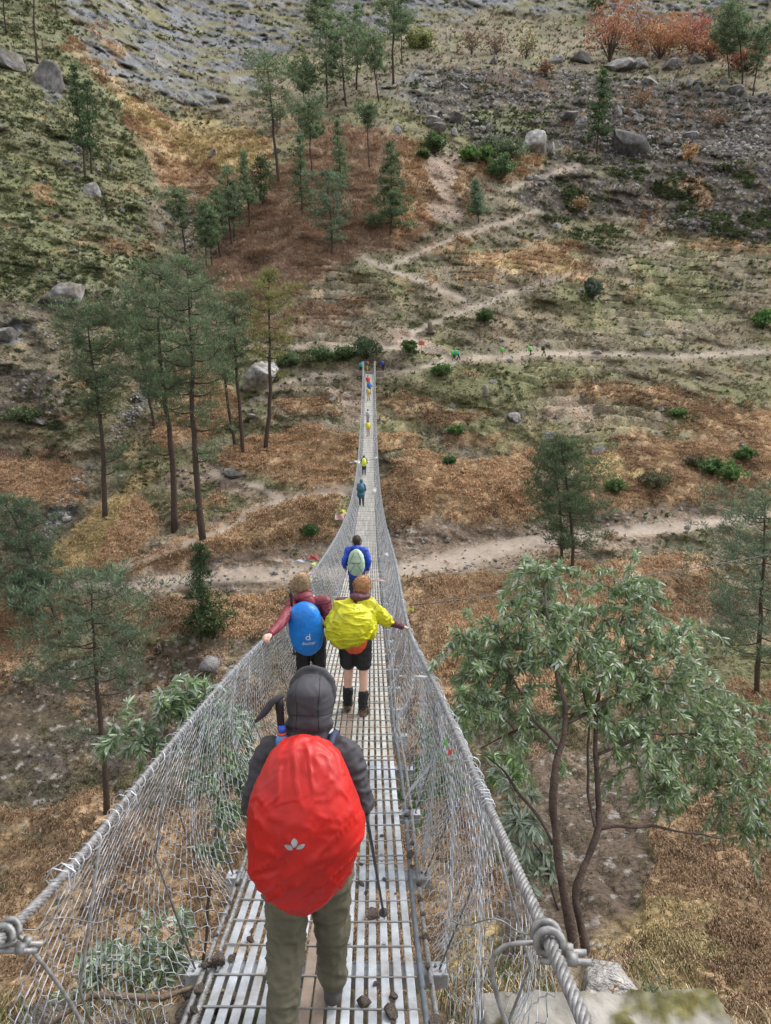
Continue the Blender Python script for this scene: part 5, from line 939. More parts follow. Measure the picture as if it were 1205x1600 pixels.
# --- 1: hooded walker in front
zf = lambda y: zc(y)
p1 = (-.355, 2.98, zf(2.98))
rt1 = person(p1, 'person in a dark grey hooded jacket and olive trousers, nearest of the walkers', dict(hl=(-.09, -.04, .93), hr=(.09, -.04, .93), pl=(0, -.04, .95), ch=(.0, .04, 1.26), sl=(-.165, .05, 1.335), sr=(.165, .05, 1.335), nk=(0, .09, 1.40), hd=(.01, .13, 1.535),
    kl=(-.10, -.04, .49), al=(-.115, -.22, .115), fl=(-.125, -.05, .045), kr=(.09, .10, .50), ar=(.10, .10, .11), fr=(.115, .28, .045), el=(-.245, .02, 1.11), er=(.25, .01, 1.12), wl=(-.20, .27, 1.02), wr=(.24, .26, .98)),
    'charcoal', 'olive', 'bootgrey', hem=.88, hood=True, detail=0, fat=1.12, jr=.98, wr=.014, S=1.0)
def redwarp(p, z):
    p = p.copy(); x, zz = p[:, 0]/.232, p[:, 2]/.375
    p[:, 0] += .022*np.exp(-((zz+.05)/.3)**2)*np.clip(x, 0, 1)-.012*np.exp(-((zz-.55)/.25)**2)*np.tanh(x*3)+.015*np.exp(-((zz+.75)/.25)**2)*x
    u = zz*1.25-x*.62; am = .6*sm(.25, -.35, zz-.2*x)+.25                     # long tension folds running up to the right
    p[:, 1] -= .017*am*np.exp(-(vn(np.stack([x*.9, u*7, x*0], -1), 77)/.16)**2)*(p[:, 1] < .08)
    p[:, 1] -= .010*np.exp(-(vn(np.stack([u*1.2+3, (x+.35*zz)*3.2, zz*1.1], -1), 83)/.15)**2)*sm(.1, .6, zz)*(p[:, 1] < .08); return p
pk1, pp_, pf_ = pack((p1[0]-.0, p1[1]-.20, p1[2]+1.165), 'huge red rain cover over the backpack of the nearest walker', FB['red'], (.232, .185, .375), .20, 4, profile=[(-1, .45), (-.85, .66), (-.5, .92), (-.1, 1.02), (.25, 1.0), (.55, .90), (.8, .80), (1, .7)], wr=.013, detail=0, roll=.03, ze=4., warpf=redwarp)
def petal(cx_, cz_, ang, l, w, n=8):
    t = np.linspace(0, 1, n); a = np.concatenate([np.stack([w*np.sin(t*math.pi)**.8, t*l], 1), np.stack([-w*np.sin(t*math.pi)**.8, t*l], 1)[::-1][1:-1]]); c_, s_ = math.cos(ang), math.sin(ang); return [(cx_+x*c_-z*s_, cz_+x*s_+z*c_) for x, z in a]
emblem(pk1, pp_, pf_, [petal(-.005, -.022, .05, .042, .013), petal(.002, -.028, -1.02, .040, .0105), petal(-.010, -.028, 1.08, .040, .0105)], FB['grey'])
hg = Vector((p1[0]+.24, p1[1]+.33, p1[2]+.99)); tip = deck_hit(601, 1436); pole(hg, tip, 'black trekking pole held by the nearest walker with its tip on the deck')
hdo = [c for c in rt1.children if c.name.startswith('hood')][0]; hv = BVHTree.FromPolygons([w_.co[:] for w_ in hdo.data.vertices], [tuple(q.vertices) for q in hdo.data.polygons]); ce = Vector((.01, .13, 1.52)); mb = MB()
def seam(dirs):
    pt = []
    for d_ in dirs:
        d_ = Vector(d_).normalized(); h = hv.ray_cast(ce+d_*.5, -d_)[0]
        if h: pt.append(h+d_*.0005)
    if len(pt) > 3: mb.tube(pt, .0018, 5)
for sx in (-.42, .42): seam([(sx*(1-.25*abs(math.sin(t))), -math.cos(t), math.sin(t)) for t in np.linspace(-.35, 2.3, 26)])
seam([(math.sin(t), -math.cos(t), -.42) for t in np.linspace(-1.4, 1.4, 22)]); seam([(math.sin(t), -math.cos(t), .12+.1*math.cos(t*2)) for t in np.linspace(-1.5, 1.5, 22)])
mb.build('hood_seams', FB['black'], rt1)
b0 = V(436, 1090, 3.02); pole(b0, b0+Vector((.04, .0, -1.0)), 'spare trekking pole sticking up behind the left shoulder of the nearest walker')
mb = MB(); qv = [V(442, 1086, 3.0), V(424, 1098, 3.0), V(414, 1113, 2.99), V(399, 1128, 2.98)]
mb.tube(qv, [.012, .016, .017, .006], 8); mb2 = mb.build('pole_strap', FB['charcoal']); tag(mb2, 'curved black hand strap swinging from the spare trekking pole', 'strap')
bt = empty('water_bottle', V(441, 1148, 3.0)); tag(bt, 'blue capped water bottle in the left side pocket of the red covered pack', 'bottle'); mb = MB(); mb.tube([(0, 0, -.16), (0, 0, -.02), (0, 0, 0)], [.030, .030, .018], 12); mb.build('bottle_body', mat_plain('bottle plastic', (.06, .2, .42), .25), bt)
mb = MB(); mb.tube([(0, 0, 0), (0, 0, .012)], .019, 12); mb.build('bottle_band', FB['orange'], bt); mb = MB(); mb.tube([(0, 0, .012), (0, 0, .042)], [.017, .015], 12); mb.build('bottle_cap', mat_plain('cap plastic', (.05, .10, .5), .4), bt)

# --- 2: maroon jacket, blue rain cover
def place(pxm, y, dz=0.):                                    # x under a photo column on the deck at distance y
    z = zf(y); d = y*CP-z*SP; return ((pxm-602.5)/F*d, y, z+dz)
p2 = place(487, 8.55); lh = rail(7.75, -1)
J2 = dict(sl=(-.19, .0, 1.40), sr=(.19, .0, 1.40), wl=(float(lh[0])-p2[0]+.085, float(lh[1])-p2[1]+.04, float(lh[2])-p2[2]+.065), er=(.25, -.10, 1.14), wr=(.22, .12, 1.05), hd=(-.10, .05, 1.63), nk=(-.04, .03, 1.48), kl=(-.10, .04, .5), al=(-.10, -.02, .1), fl=(-.11, .16, .04), kr=(.10, .08, .5), ar=(.10, .1, .1), fr=(.11, .28, .04))
J2['el'] = tuple((Vector(J2['sl'])*.48+Vector(J2['wl'])*.52)+Vector((.0, -.05, -.04)))
person(p2, 'person in a maroon jacket and black trousers holding the left cable', J2, 'maroon', 'black', 'boot', 'blonde', detail=0, bun=True, wr=.007, S=1.0, jr=1.0)
c2 = blend('jacket_hood', [('e', (p2[0]-.06, p2[1]-.05, p2[2]+1.47), (.125, .09, .075)), ('e', (p2[0]-.02, p2[1]-.09, p2[2]+1.42), (.10, .06, .07))], FB['maroon'], None, .012, 2, .006, 9, 2); c2.parent = [o for o in COL.objects if o.name.startswith('person') and o.location == Vector(p2)][0]; c2.matrix_parent_inverse = Matrix.Translation(-Vector(p2))
pk2, pp_, pf_ = pack((p2[0]-.025, p2[1]-.24, p2[2]+1.14), 'bright blue rain cover over the backpack of the maroon jacketed hiker', FB['sky'], (.205, .14, .33), .06, 9, profile=[(-1, .60), (-.7, .86), (-.2, 1.02), (.3, 1.), (.7, .85), (1, .6)], wr=.007, detail=1, roll=-.1)
cu = bpy.data.curves.new('t', 'FONT'); cu.body = 'deuter'; cu.size = .062; cu.align_x = 'CENTER'; cu.resolution_u = 2; to = bpy.data.objects.new('t', cu); COL.objects.link(to); dg = bpy.context.evaluated_depsgraph_get(); tm_ = bpy.data.meshes.new_from_object(to.evaluated_get(dg)); bpy.data.objects.remove(to)
bv = BVHTree.FromPolygons([tuple(q) for q in pp_], [tuple(int(i) for i in q) for q in pf_]); vs = []
for w_ in tm_.vertices:
    x, z = w_.co.x+.03, w_.co.y-.17; h = bv.ray_cast(Vector((x, -1, z)), Vector((0, 1, 0)))[0]; vs.append((x, (h.y if h else -.14)-.004, z))
mb = MB(); mb.add(vs, [list(q.vertices) for q in tm_.polygons]); mb.build('lettering', FB['white'], pk2); 
def ring(cx_, cz_, r0, r1, n=14): return [[(cx_+r*math.cos(a), cz_+r*math.sin(a)) for r, a in ((r0, t), (r1, t), (r1, t+2*math.pi/n), (r0, t+2*math.pi/n))] for t in [k*2*math.pi/n for k in range(n)]]
emblem(pk2, pp_, pf_, ring(.03, -.085, .017, .027)+[[(.052, -.112), (.060, -.112), (.060, -.035), (.052, -.035)]], FB['white'])
b0 = V(455, 925, 8.35); pole(b0, b0+Vector((.02, -.02, -.85)), 'trekking pole strapped behind the left shoulder of the maroon jacketed hiker')

# --- 3: yellow poncho
p3 = place(556, 8.35); rh = rail(8.6, 1)
J3 = dict(sl=(-.17, .02, 1.40), sr=(.19, .02, 1.38), wr=(float(rh[0])-p3[0]-.08, float(rh[1])-p3[1]-.02, float(rh[2])-p3[2]+.04), hd=(.09, .10, 1.60), nk=(.05, .06, 1.47), el=(-.26, .05, 1.15), wl=(-.2, .25, 1.1), kl=(-.09, .02, .5), al=(-.10, .06, .1), fl=(-.12, .22, .04), kr=(.10, -.04, .5), ar=(.10, -.12, .1), fr=(.15, .02, .04))
J3['er'] = tuple((Vector(J3['sr'])*.5+Vector(J3['wr'])*.5)+Vector((.0, -.04, -.05)))
w3 = person(p3, 'person in a yellow poncho, black shorts and gaiters reaching for the right cable', J3, 'plum', 'black', 'boot', 'ginger', hem=1.03, detail=0, shorts=True, gaiter=True, bun=False, wr=.006)
def child_at(o, rt, p): o.parent = rt; return o
blend('shirt_hem', [('c', (.01, -.01, .955), .188, (0, 0, 1.12), .17, .9)], FB['orange'], w3, .012, 2, .006, 9, 3)
blend('hood_collar', [('e', (.07, .03, 1.485), (.115, .10, .065)), ('e', (.03, -.04, 1.50), (.09, .07, .05))], FB['plum'], w3, .010, 2, .005, 10, 3)
er = Vector(J3['er']); fl_ = [('e', (-.02, -.19, 1.20), (.235, .19, .27), (0, .25)), ('e', (-.13, -.16, 1.10), (.20, .16, .20), (0, .35)), ('c', (-.17, .0, 1.37), .10, (.18, .0, 1.38), .10), ('c', (.17, -.0, 1.36), .115, tuple(Vector(J3['sr']).lerp(er, .98)), .085), ('c', (.14, -.06, 1.28), .12, (.17, -.03, 1.05), .10), ('c', (-.2, -.1, 1.2), .13, (-.31, -.10, 1.03), .05), ('c', (-.24, -.02, 1.25), .1, (-.33, -.04, 1.17), .05), ('c', (0, -.12, 1.08), .16, (-.14, -.2, 1.0), .05), ('c', (.12, -.1, 1.14), .13, (.15, -.05, 1.02), .07)]
blend('poncho', fl_, FB['yellow'], w3, .009, 5, .017, 6.5, 12)

# --- 4: blue jacket, pale green pack
p4 = place(558, 16.0)
person(p4, 'person in a bright cobalt blue jacket walking behind the two women', dict(el=(-.285, -.02, 1.13), er=(.285, -.02, 1.13), wl=(-.27, .16, .96), wr=(.25, .06, .92), sl=(-.175, .02, 1.39), sr=(.175, .02, 1.39), nk=(0, .05, 1.46), hd=(0, .08, 1.60)), 'cobalt', 'navy', 'boot', 'brown', detail=1, jr=1.15, wr=.014, hem=.86)
blend('jacket_hood', [('e', (0, -.03, 1.46), (.13, .10, .07))], FB['cobalt'], [o for o in COL.objects if o.get('category') == 'person'][-1], .012, 2, .006, 9, 2)
o4, _, _ = pack((p4[0]-.0, p4[1]-.24, p4[2]+1.17), 'pale green backpack worn over the cobalt jacket', FB['sage'], (.185, .13, .31), .05, 15, detail=1, wr=.006)
mb = MB()
for s in (-1, 1): mb.tube([(s*.04, -.14, .26), (s*.13, -.155, .05), (s*.03, -.16, -.02), (s*.14, -.14, -.2)], .006, 5)
mb.tube([(-.17, -.08, .0), (0, -.165, .02), (.17, -.08, .0)], .007, 5); mb.build('compression_strap', FB['charcoal'], o4)
# --- 5..: walkers further along
def walker(px, y, lab, top, legs, pk=None, pklab=None, flip=1, size=(.19, .15, .30), **k):
    p = place(px, y); J = dict(kl=(-.10, .12*flip, .50), al=(-.1, .16*flip, .1), fl=(-.1, .16*flip+.14, .04), kr=(.1, .0, .5), ar=(.1, -.18*flip, .14), fr=(.1, -.18*flip+.14, .05))
    person(p, lab, J, top, legs, 'black', detail=2, **k)
    if pk: pack((p[0], p[1]-.24, p[2]+1.18), pklab, FB[pk], size, .08, int(px), detail=2, strap=False, wr=.01)
p5 = place(565, 47); t5 = person(p5, 'person covered by a dark teal poncho on the lowest part of the bridge', dict(kl=(-.10, .12, .5), al=(-.1, .2, .1), fl=(-.1, .34, .04), kr=(.1, -.02, .5), ar=(.12, -.22, .16), fr=(.12, -.08, .05)), 'teal', 'black', 'black', detail=1, hood=True, jr=1.2)
blend('poncho', [('c', (0, -.05, 1.42), .15, (-.03, -.10, .78), .27, .9), ('e', (-.02, -.2, 1.2), (.25, .2, .3))], FB['teal'], t5, .02, 4, .015, 6, 3)
walker(569, 62, 'person in dark clothes under a lime covered pack walking beyond the teal poncho', 'charcoal', 'navy', 'lime', 'lime yellow rain cover on the pack beyond the teal poncho', size=(.22, .18, .36), hair='dark')
walker(575.5, 79, 'person with bare legs under a yellow pack in the upper half of the bridge', 'mustard', 'tan', 'mustard', 'mustard yellow pack on the upper half of the bridge', -1, hair='brown')
walker(575, 84.5, 'person in a white top just ahead of the mustard pack', 'white', 'grey', 'grey', 'grey pack on the white topped walker', hair='dark')
walker(576, 96, 'person with a yellow pack near the far end of the bridge', 'grey', 'tan', 'ochre', 'ochre yellow pack near the far end of the bridge', -1)
walker(577.5, 99, 'person in blue just ahead of the ochre pack', 'cobalt', 'navy', 'sky', 'blue pack on the walker ahead of the ochre one')
walker(575, 102.5, 'person in scarlet furthest along the bridge', 'scarlet', 'grey', 'scarlet', 'scarlet pack furthest along the bridge')
# group waiting on the far landing and hikers on the path: standing on the ground they are drawn on
def on_ground(px, py, lab, top, legs, pk, pklab, rz=0, **k):
    g = ground(px, py); J = dict(kl=(-.10, .2, .52), al=(-.1, .3, .1), fl=(-.1, .44, .04), kr=(.1, .0, .5), ar=(.1, -.28, .14), fr=(.1, -.14, .05)) if rz else None
    person(tuple(g), lab, J, top, legs, 'black', detail=2, rz=rz, S=1.02, **k)
    if pk: R_ = Matrix.Rotation(rz, 3, 'Z') @ Vector((0, -.24, 1.2)); pack(tuple(g+R_), pklab, FB[pk], (.24, .2, .40), .08, int(px), rz=rz, detail=2, strap=False, wr=.01)
def on_landing(px, y, lab, top, legs, pk, pklab, rz=0, **k):
    p = ground(px, 586-(y-110)*2); person(tuple(p), lab, None, top, legs, 'black', detail=2, rz=rz, **k)
    if pk: R_ = Matrix.Rotation(rz, 3, 'Z') @ Vector((0, -.24, 1.2)); pack(tuple(p+R_), pklab, FB[pk], (.22, .18, .36), .08, int(px), rz=rz, detail=2, strap=False, wr=.01)
on_landing(563.5, 112.6, 'person with a tall cyan pack at the left of the far landing', 'cyan', 'navy', 'cyan', 'tall cyan pack at the left of the far landing', .6)
on_landing(573, 112.9, 'person in orange with a teal pack on the far landing', 'orange', 'ochre', 'teal', 'teal pack in the middle of the far landing')
on_landing(585, 113.4, 'person in dark clothes right of centre on the far landing', 'charcoal', 'black', None, None, 1.2)
on_landing(597, 113.0, 'person in navy with a blue pack standing at the right of the far landing', 'navy', 'black', 'cobalt', 'dark blue pack at the right of the far landing', -.5)
E = -math.pi/2
on_ground(708.5, 564, 'person with the lime green pack leading left on the path', 'cyan', 'charcoal', 'green', 'bright green pack of the trailing hiker of the close pair', E*.8, hair='dark')
on_ground(714, 563, 'person in cyan bending forward in the close pair on the path', 'cyan', 'navy', 'green', 'green pack beside the cyan jacket', E, hair='dark')
on_ground(783, 559, 'person half turned with a green pack between the pair and the last hikers', 'grey', 'tan', 'green', 'green pack on the lone middle hiker', E*.4, hair='dark')
on_ground(827, 557, 'person with a tall green and white pack on the path', 'white', 'black', 'green', 'tall green pack behind the dark striding hiker', E*.6, hair='dark')
on_ground(849, 556, 'person in dark clothes striding ahead without a pack cover on the path', 'charcoal', 'black', 'charcoal', 'small dark pack on the striding hiker', E, hair='dark')
# posts, poles and sign on the far slope
M_WOOD = mat_attr('weathered wood', .9, 4, .3, .5, 20, .2, dist=.01)
def post(px, py0, py1, r, lab, col, name='post', cat='post'):
    g = ground(px, py1); t = P(px, py0, g.y); mb = MB(); mb.tube([Vector((0, 0, -.4)), Vector((0, 0, (t[2]-g.z)*.6)), Vector((float(t[0])-g.x, 0, float(t[2])-g.z))], [r*1.1, r, r*.85], 8, col); mb.box((0, 0, .02), (r*3.2, r*3.2, .16), None, tuple(np.array(col)*.7), .03); o = mb.build(name, M_WOOD); o.location = g; return tag(o, lab, cat)
for px in (690, 699): 
    post(px, 44, 88, .13, 'left pale utility pole on the upper terrace' if px < 695 else 'right pale utility pole on the upper terrace', (.42, .40, .36), 'utility_pole', 'pole')
mb = MB(); a_ = P(687, 50, ground(690, 88).y); b_ = P(702, 50, ground(690, 88).y); mb.tube([a_, (a_+b_)/2, b_], .1, 6, (.4, .38, .35)); tag(mb.build('crossbar', M_WOOD), 'crossbar joining the two pale utility poles', 'crossbar')
post(672, 503, 521, .45, 'thick cut tree stump beside the footpath above the bridge end', (.14, .11, .09), 'tree_stump', 'stump'); post(758, 602, 619, .35, 'weathered stump on the slope right of the bridge', (.2, .18, .16), 'tree_stump', 'stump')
post(762, 752, 762, .4, 'short dark stump in the orange grass', (.08, .07, .065), 'tree_stump', 'stump'); post(857, 556, 564, .3, 'low stump beside the right footpath', (.13, .11, .09), 'tree_stump', 'stump'); post(844, 430, 448, .12, 'thin reddish post beside the grass terrace', (.28, .16, .1), 'post', 'post')
post(1013, 62, 105, .12, 'thin pole beside the orange bushes', (.3, .28, .25), 'utility_pole', 'pole')
g = ground(657, 556); sg = empty('signpost', g); tag(sg, 'small red sign on a thin post beside the path junction', 'sign'); mb = MB(); mb.tube([(0, 0, -.3), (0, 0, 1.6)], .06, 6, (.3, .22, .18)); mb.build('sign_post', M_WOOD, sg); mb = MB(); mb.box((0, -.08, 1.55), (.95, .05, .6), None, (.42, .13, .09), .01); mb.build('sign_board', M_WOOD, sg)
# ================================================================ WILLOW-LEAVED TREES NEAR THE BRIDGE HEAD
M_LEAF = mat_leaf('lanceolate leaf', (.34, .42, .28), .42, .25); M_TBARK = mat_attr('tree bark', .9, 14, .45, .9, 50, .2, dist=.012)
def leaf_tree(name, label, base, limbs, blobs, ntw, nleaf, ll, seed, twl=.45, silver=.25, droop=.35, cat='tree', col=((.12, .19, .08), (.19, .27, .13))):
    """limbs: polylines of world points with radii; blobs: crown volumes (centre, radius, share) that twigs grow into"""
    rg = np.random.default_rng(seed); rt = empty(name, base); tag(rt, label, cat); B = np.array(base); mb = MB(); nodes_ = []; first = None; bm_ = MB()
    for k, (pts, rad) in enumerate(limbs):
        pts = np.array([list(q) for q in pts]); n = len(pts); t = np.linspace(0, n-1, (n-1)*7+1); q = np.stack([hermite([(i, pts[i, a]) for i in range(n)])(t) for a in range(3)], 1) if n > 2 else pts[0]+(pts[-1]-pts[0])*np.linspace(0, 1, 8)[:, None]
        q = q+.022*np.stack([vn(q*5, 301), vn(q*5, 302), vn(q*5, 303)], -1); r = .54*np.interp(np.linspace(0, 1, len(q)), np.linspace(0, 1, len(rad)), rad)*(1+.22*vn(q*11, 305))
        m_ = MB(); m_.tube(q-B, r, 10, np.array([.07, .048, .04])*(1+.5*fbm(q*5, 3, 7)[:, None])+.09*sm(.1, .5, fbm(q*2, 3, 8))[:, None]); m_.build('trunk' if rad[0] > .04 else 'limb', M_TBARK, rt); nodes_.append(q)
    ND = np.concatenate(nodes_); tg = []
    sh = np.array([b[2] for b in blobs], float); sh /= sh.sum()
    for b in rg.choice(len(blobs), ntw, p=sh):
        c, r = np.array(list(blobs[b][0])), np.array(blobs[b][1])*np.ones(3); o = rg.normal(0, 1, 3); o /= np.linalg.norm(o); tg.append(c+o*r*rg.uniform(.15, 1)**.5)
    tg = np.array(tg); done = list(ND); order = np.argsort([np.min(np.linalg.norm(ND-g_, axis=1)) for g_ in tg]); LV, LF, LC = [], [], []; n0 = 0
    tw = MB()
    for oi in order:
        g_ = tg[oi]; A = np.array(done); d = np.linalg.norm(A-g_, axis=1)+.6*np.clip(A[:, 2]-g_[2], 0, None); s0 = A[np.argmin(d)]; L0 = np.linalg.norm(g_-s0); m_ = max(5, int(L0/.12)); s = np.linspace(0, 1, m_)[:, None]
        p = s0+(g_-s0)*s+np.array([0, 0, .12*L0])*np.sin(s*3.14)+rg.normal(0, .02, (m_, 3))*s; tw.tube(p-B, np.linspace(.005+.003*L0, .0018, m_), 4, (.13, .09, .07), False)
        for q in p[2:-1]: done.append(q)
        dirt = (p[-1]-p[-2]); dirt /= np.linalg.norm(dirt)+1e-9; ext = np.array([p[-1]+dirt*twl*.5*u+np.array([0, 0, -droop*.5*twl*u*u]) for u in np.linspace(0, 1, 6)]); tw.tube(ext-B, np.linspace(.002, .001, 6), 3, (.15, .14, .07), False)
        path = np.concatenate([p[int(m_*.35):], ext[1:]]); nl = int(nleaf*rg.uniform(.7, 1.3)); ti = rg.uniform(0, 1, nl)**.8*(len(path)-1); i0 = np.minimum(ti.astype(int), len(path)-2); fr = (ti-i0)[:, None]; o = path[i0]*(1-fr)+path[i0+1]*fr
        tv = path[i0+1]-path[i0]; tv /= np.linalg.norm(tv, axis=1)[:, None]+1e-9; a = rg.normal(0, 1, (nl, 3)); a -= tv*(a*tv).sum(1)[:, None]; a /= np.linalg.norm(a, axis=1)[:, None]
        dd = tv*rg.uniform(.25, 1., nl)[:, None]+a*rg.uniform(.5, 1, nl)[:, None]+np.array([.18, 0, -droop])*rg.uniform(0, 1.4, nl)[:, None]; dd /= np.linalg.norm(dd, axis=1)[:, None]
        up = np.array([0, 0, 1.])+rg.normal(0, .55, (nl, 3)); sd_ = np.cross(dd, up); sd_ /= np.linalg.norm(sd_, axis=1)[:, None]+1e-9; nn = np.cross(sd_, dd)
        LL = ll*rg.uniform(.55, 1.2, nl)[:, None]; wd = LL*rg.uniform(.09, .13, nl)[:, None]; cu_ = rg.uniform(.02, .22, nl)[:, None]
        v = np.stack([o, o+dd*LL*.33+sd_*wd+nn*wd*.5, o+dd*LL*.36, o+dd*LL*.33-sd_*wd+nn*wd*.5, o+dd*LL*.7+sd_*wd*.8-nn*LL*cu_*.4+nn*wd*.3, o+dd*LL*.72-nn*LL*cu_*.45, o+dd*LL*.7-sd_*wd*.8-nn*LL*cu_*.4+nn*wd*.3, o+dd*LL-nn*LL*cu_], 1).reshape(-1, 3)
        k = np.arange(nl)*8+n0; n0 += nl*8; T_ = [(0, 1, 2), (0, 2, 3), (1, 4, 5), (1, 5, 2), (3, 2, 5), (3, 5, 6), (4, 7, 5), (6, 5, 7)]
        LF += [np.stack([k+x for x in t3], 1) for t3 in T_]; LV.append(v-B); t_ = rg.uniform(0, 1, nl)[:, None]; c = np.array(col[0])*(1-t_)+np.array(col[1])*t_; sv = rg.uniform(0, 1, nl)[:, None] < silver
        c = np.where(sv, np.array([.42, .48, .40]), c)*rg.uniform(.75, 1.25, nl)[:, None]; LC.append(np.repeat(c, 8, 0))
    tw.build('twigs', M_TBARK, rt); mesh_obj('foliage', np.concatenate(LV), np.concatenate(LF), M_LEAF, rt, np.concatenate(LC), False); return rt
Q = lambda px, py, Y: V(px, py, Y)
leaf_tree('willow_leaved_tree', 'green tree with narrow silvery leaves filling the right side beside the bridge', Q(905, 1530, 3.95), [
    ([Q(906, 1535, 3.95), Q(885, 1400, 4.15), Q(868, 1270, 4.35), Q(868, 1195, 4.5), Q(882, 1120, 4.7), Q(868, 1030, 4.9), Q(850, 940, 5.15), Q(860, 880, 5.3)], [.062, .055, .048, .042, .034, .024, .015, .008]),
    ([Q(922, 1530, 4.0), Q(905, 1430, 4.2), Q(903, 1390, 4.3), Q(930, 1320, 4.45), Q(938, 1260, 4.6), Q(932, 1150, 4.85), Q(945, 1050, 5.2), Q(975, 960, 5.5), Q(990, 890, 5.7)], [.055, .05, .047, .042, .036, .03, .022, .014, .007]),
    ([Q(938, 1292, 4.55), Q(975, 1289, 4.6), Q(1020, 1290, 4.7), Q(1075, 1300, 4.8), Q(1130, 1310, 4.95)], [.024, .02, .018, .015, .009]),
    ([Q(866, 1320, 4.3), Q(845, 1280, 4.45), Q(815, 1245, 4.6), Q(790, 1205, 4.75), Q(760, 1180, 4.9)], [.024, .02, .02, .014, .008]),
    ([Q(868, 1165, 4.55), Q(830, 1120, 4.75), Q(800, 1060, 5.), Q(790, 990, 5.2)], [.024, .018, .013, .006]), ([Q(845, 1135, 4.7), Q(800, 1145, 4.8), Q(752, 1170, 4.9)], [.015, .012, .006]),
    ([Q(884, 1130, 4.7), Q(930, 1105, 4.9), Q(1000, 1070, 5.2), Q(1080, 1050, 5.5)], [.024, .02, .014, .007]), ([Q(932, 1290, 4.5), Q(921, 1235, 4.65), Q(918, 1120, 4.9), Q(905, 1030, 5.1), Q(915, 950, 5.3)], [.018, .016, .012, .006]),
    ([Q(935, 1180, 4.8), Q(1010, 1150, 5.), Q(1100, 1150, 5.3), Q(1160, 1190, 5.5)], [.022, .018, .013, .006])],
    [(Q(770, 1030, 5.1), .33, 3.), (Q(745, 1095, 5.0), .22, 1.), (Q(850, 990, 5.1), .36, 2.6), (Q(840, 905, 5.3), .17, .8), (Q(985, 900, 5.7), .22, .9), (Q(950, 970, 5.5), .38, 2.6), (Q(1020, 1030, 5.5), .36, 2.6), (Q(930, 1070, 5.0), .33, 1.8), (Q(1060, 1110, 5.4), .42, 3.4), (Q(1130, 1190, 5.5), .38, 3.),
     (Q(1170, 1270, 5.4), .26, 1.5), (Q(1000, 1170, 5.0), .28, 1.6), (Q(1040, 1230, 4.9), .2, 1.), (Q(1185, 1130, 5.9), .3, 1.), (Q(820, 1120, 4.9), .28, 1.), (Q(1075, 1000, 5.8), .22, .8)], 450, 78, .066, 5, .38, .27, .35, 'tree', ((.115, .19, .062), (.22, .30, .135)))
leaf_tree('young_tree', 'pale silvery leaved low branch growing beside the foot of the right cable', Q(862, 1400, 4.5), [([Q(870, 1420, 4.4), Q(850, 1340, 4.6), Q(820, 1290, 4.7), Q(800, 1240, 4.8)], [.014, .011, .008, .004])],
    [(Q(815, 1300, 4.7), .20, 2), (Q(835, 1350, 4.6), .14, 1.5), (Q(790, 1240, 4.9), .16, 1), (Q(805, 1215, 5.1), .14, .7)], 34, 38, .095, 8, .22, .7, .5, col=((.16, .22, .13), (.3, .36, .27)))
leaf_tree('willow_leaved_shrub', 'tall leafy shrub seen through the left netting', Q(330, 1480, 5.6), [([V(300, 1600, 5.6), V(320, 1480, 5.8), V(330, 1350, 6.2), V(345, 1230, 6.8), V(340, 1140, 7.3)], [.03, .026, .02, .014, .007]), ([V(325, 1400, 6.0), V(290, 1300, 6.3), V(255, 1210, 6.7), V(215, 1160, 6.9)], [.02, .015, .01, .005])],
    [(V(345, 1130, 7.3), .34, 2), (V(370, 1210, 6.9), .3, 1.5), (V(340, 1290, 6.4), .28, 1.4), (V(350, 1190, 7.1), .4, 2.), (V(275, 1095, 7.1), .24, 1.1), (V(190, 1140, 7.0), .18, .9), (V(225, 1165, 6.9), .16, .6), (V(310, 1090, 7.3), .22, .8)], 120, 44, .12, 12, .3, .35, .3)
leaf_tree('willow_leaved_shrub', 'low pale leafed shrub behind the netting at lower left', Q(230, 1570, 4.6), [([V(230, 1600, 4.6), V(225, 1520, 4.8), V(235, 1470, 5.0)], [.016, .012, .006])],
    [(V(190, 1500, 4.8), .26, 1.3), (V(260, 1470, 5.0), .24, 1.3), (V(240, 1520, 4.8), .24, 1.), (V(130, 1520, 4.8), .18, .6)], 60, 34, .09, 14, .2, .5, .2, col=((.13, .2, .10), (.2, .28, .15)))
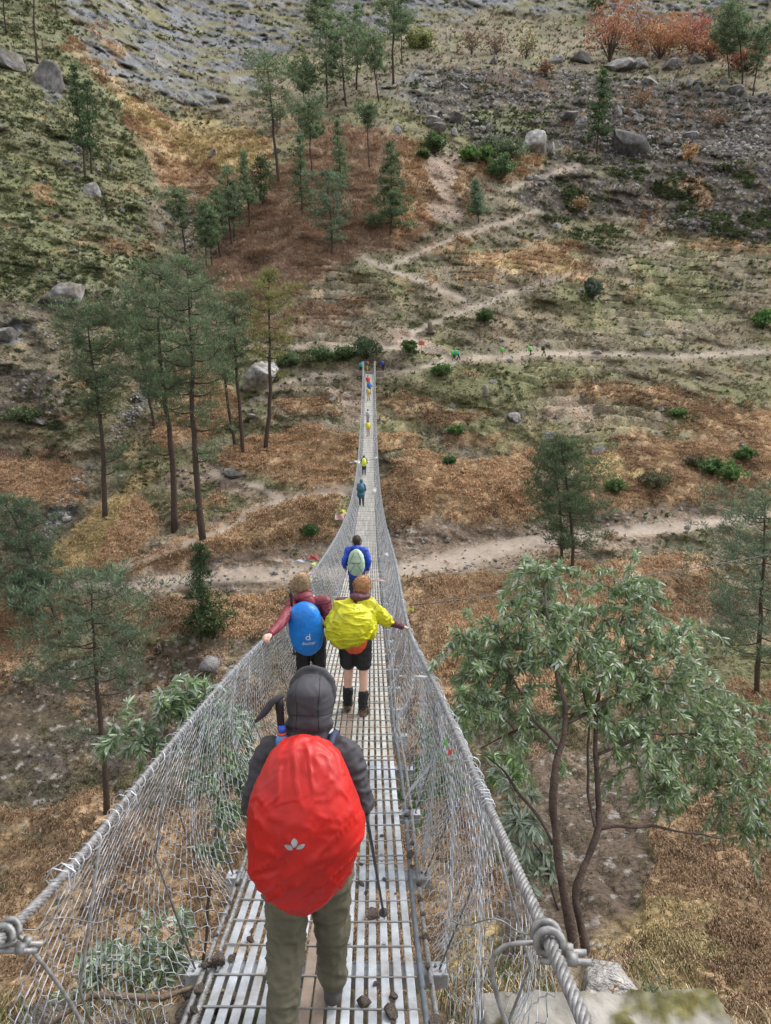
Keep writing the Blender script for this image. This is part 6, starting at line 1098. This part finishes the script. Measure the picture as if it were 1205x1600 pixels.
leaf_tree('green_bush', 'fresh green bush under the bridge seen through the right netting', Q(720, 1250, 9.5), [([V(700, 1290, 9.5), V(690, 1200, 9.8), V(700, 1130, 10)], [.03, .02, .01])],
    [(V(690, 1170, 9.8), .45, 1.3), (V(670, 1230, 9.6), .4, 1.3), (V(720, 1110, 10), .35, 1.), (V(800, 1200, 9.), .3, .7)], 60, 40, .14, 15, .3, .1, .2, cat='shrub', col=((.08, .16, .04), (.14, .24, .07)))
# ---------------------------------------------------------------- dry grass at the bank edge
n = 900; xx = np.concatenate([rng.uniform(.35, 1.0, 330), rng.uniform(1.3, 3.2, 430), rng.uniform(-2.4, -1.2, 140)]); yy = np.concatenate([rng.uniform(2.9, 4.1, 330), rng.uniform(2.3, 4.6, 430), rng.uniform(2.6, 3.7, 140)])
pp = np.stack([xx, yy, bank_z(xx, yy)-.02], 1); c = cc(.58, .46, .28)*rng.uniform(.6, 1.15, (n, 1)); c = np.where(rng.uniform(0, 1, (n, 1)) < .25, cc(.12, .2, .06), c)
tufts('bank_grass', 'dry straw coloured grass growing along the near bank edge', range(n), pp, rng.uniform(.14, .42, n), np.full(n, .006), c, None, 9, M_BLADE, lean=(.1, .15, 0), up=1., spread=.45)
for k, (x, y, h, ln) in enumerate([(.98, 3.35, .62, -.25), (1.02, 3.4, .5, .1), (1.18, 3.3, .35, .03), (1.75, 3.3, .28, .0)]):
    mb = MB(); z = float(bank_z(np.array(x), np.array(y))); q = np.linspace(0, 1, 9)[:, None]; p = np.array([x, y, z])+np.array([ln*h, 0, h])*q+np.array([ln*.3, 0, -.05])*q**3; mb.tube(p, np.linspace(.006, .003, 9)*(1 if k < 3 else 1.5), 5, (.42, .30, .18))
    for j in (6, 7, 8): mb.tube([p[j], p[j]+[.025*(-1)**j, 0, .015]], [.009, .004], 6, (.35, .24, .15))
    tag(mb.build('dry_stalk', M_WOOD), ['longest dry seed stalk leaning left before the tree trunk', 'thin dry stalk crossing the longest one', 'short thick dry stalk on the pale rock', 'short upright straw stem right of the mossy block'][k], 'stalk')
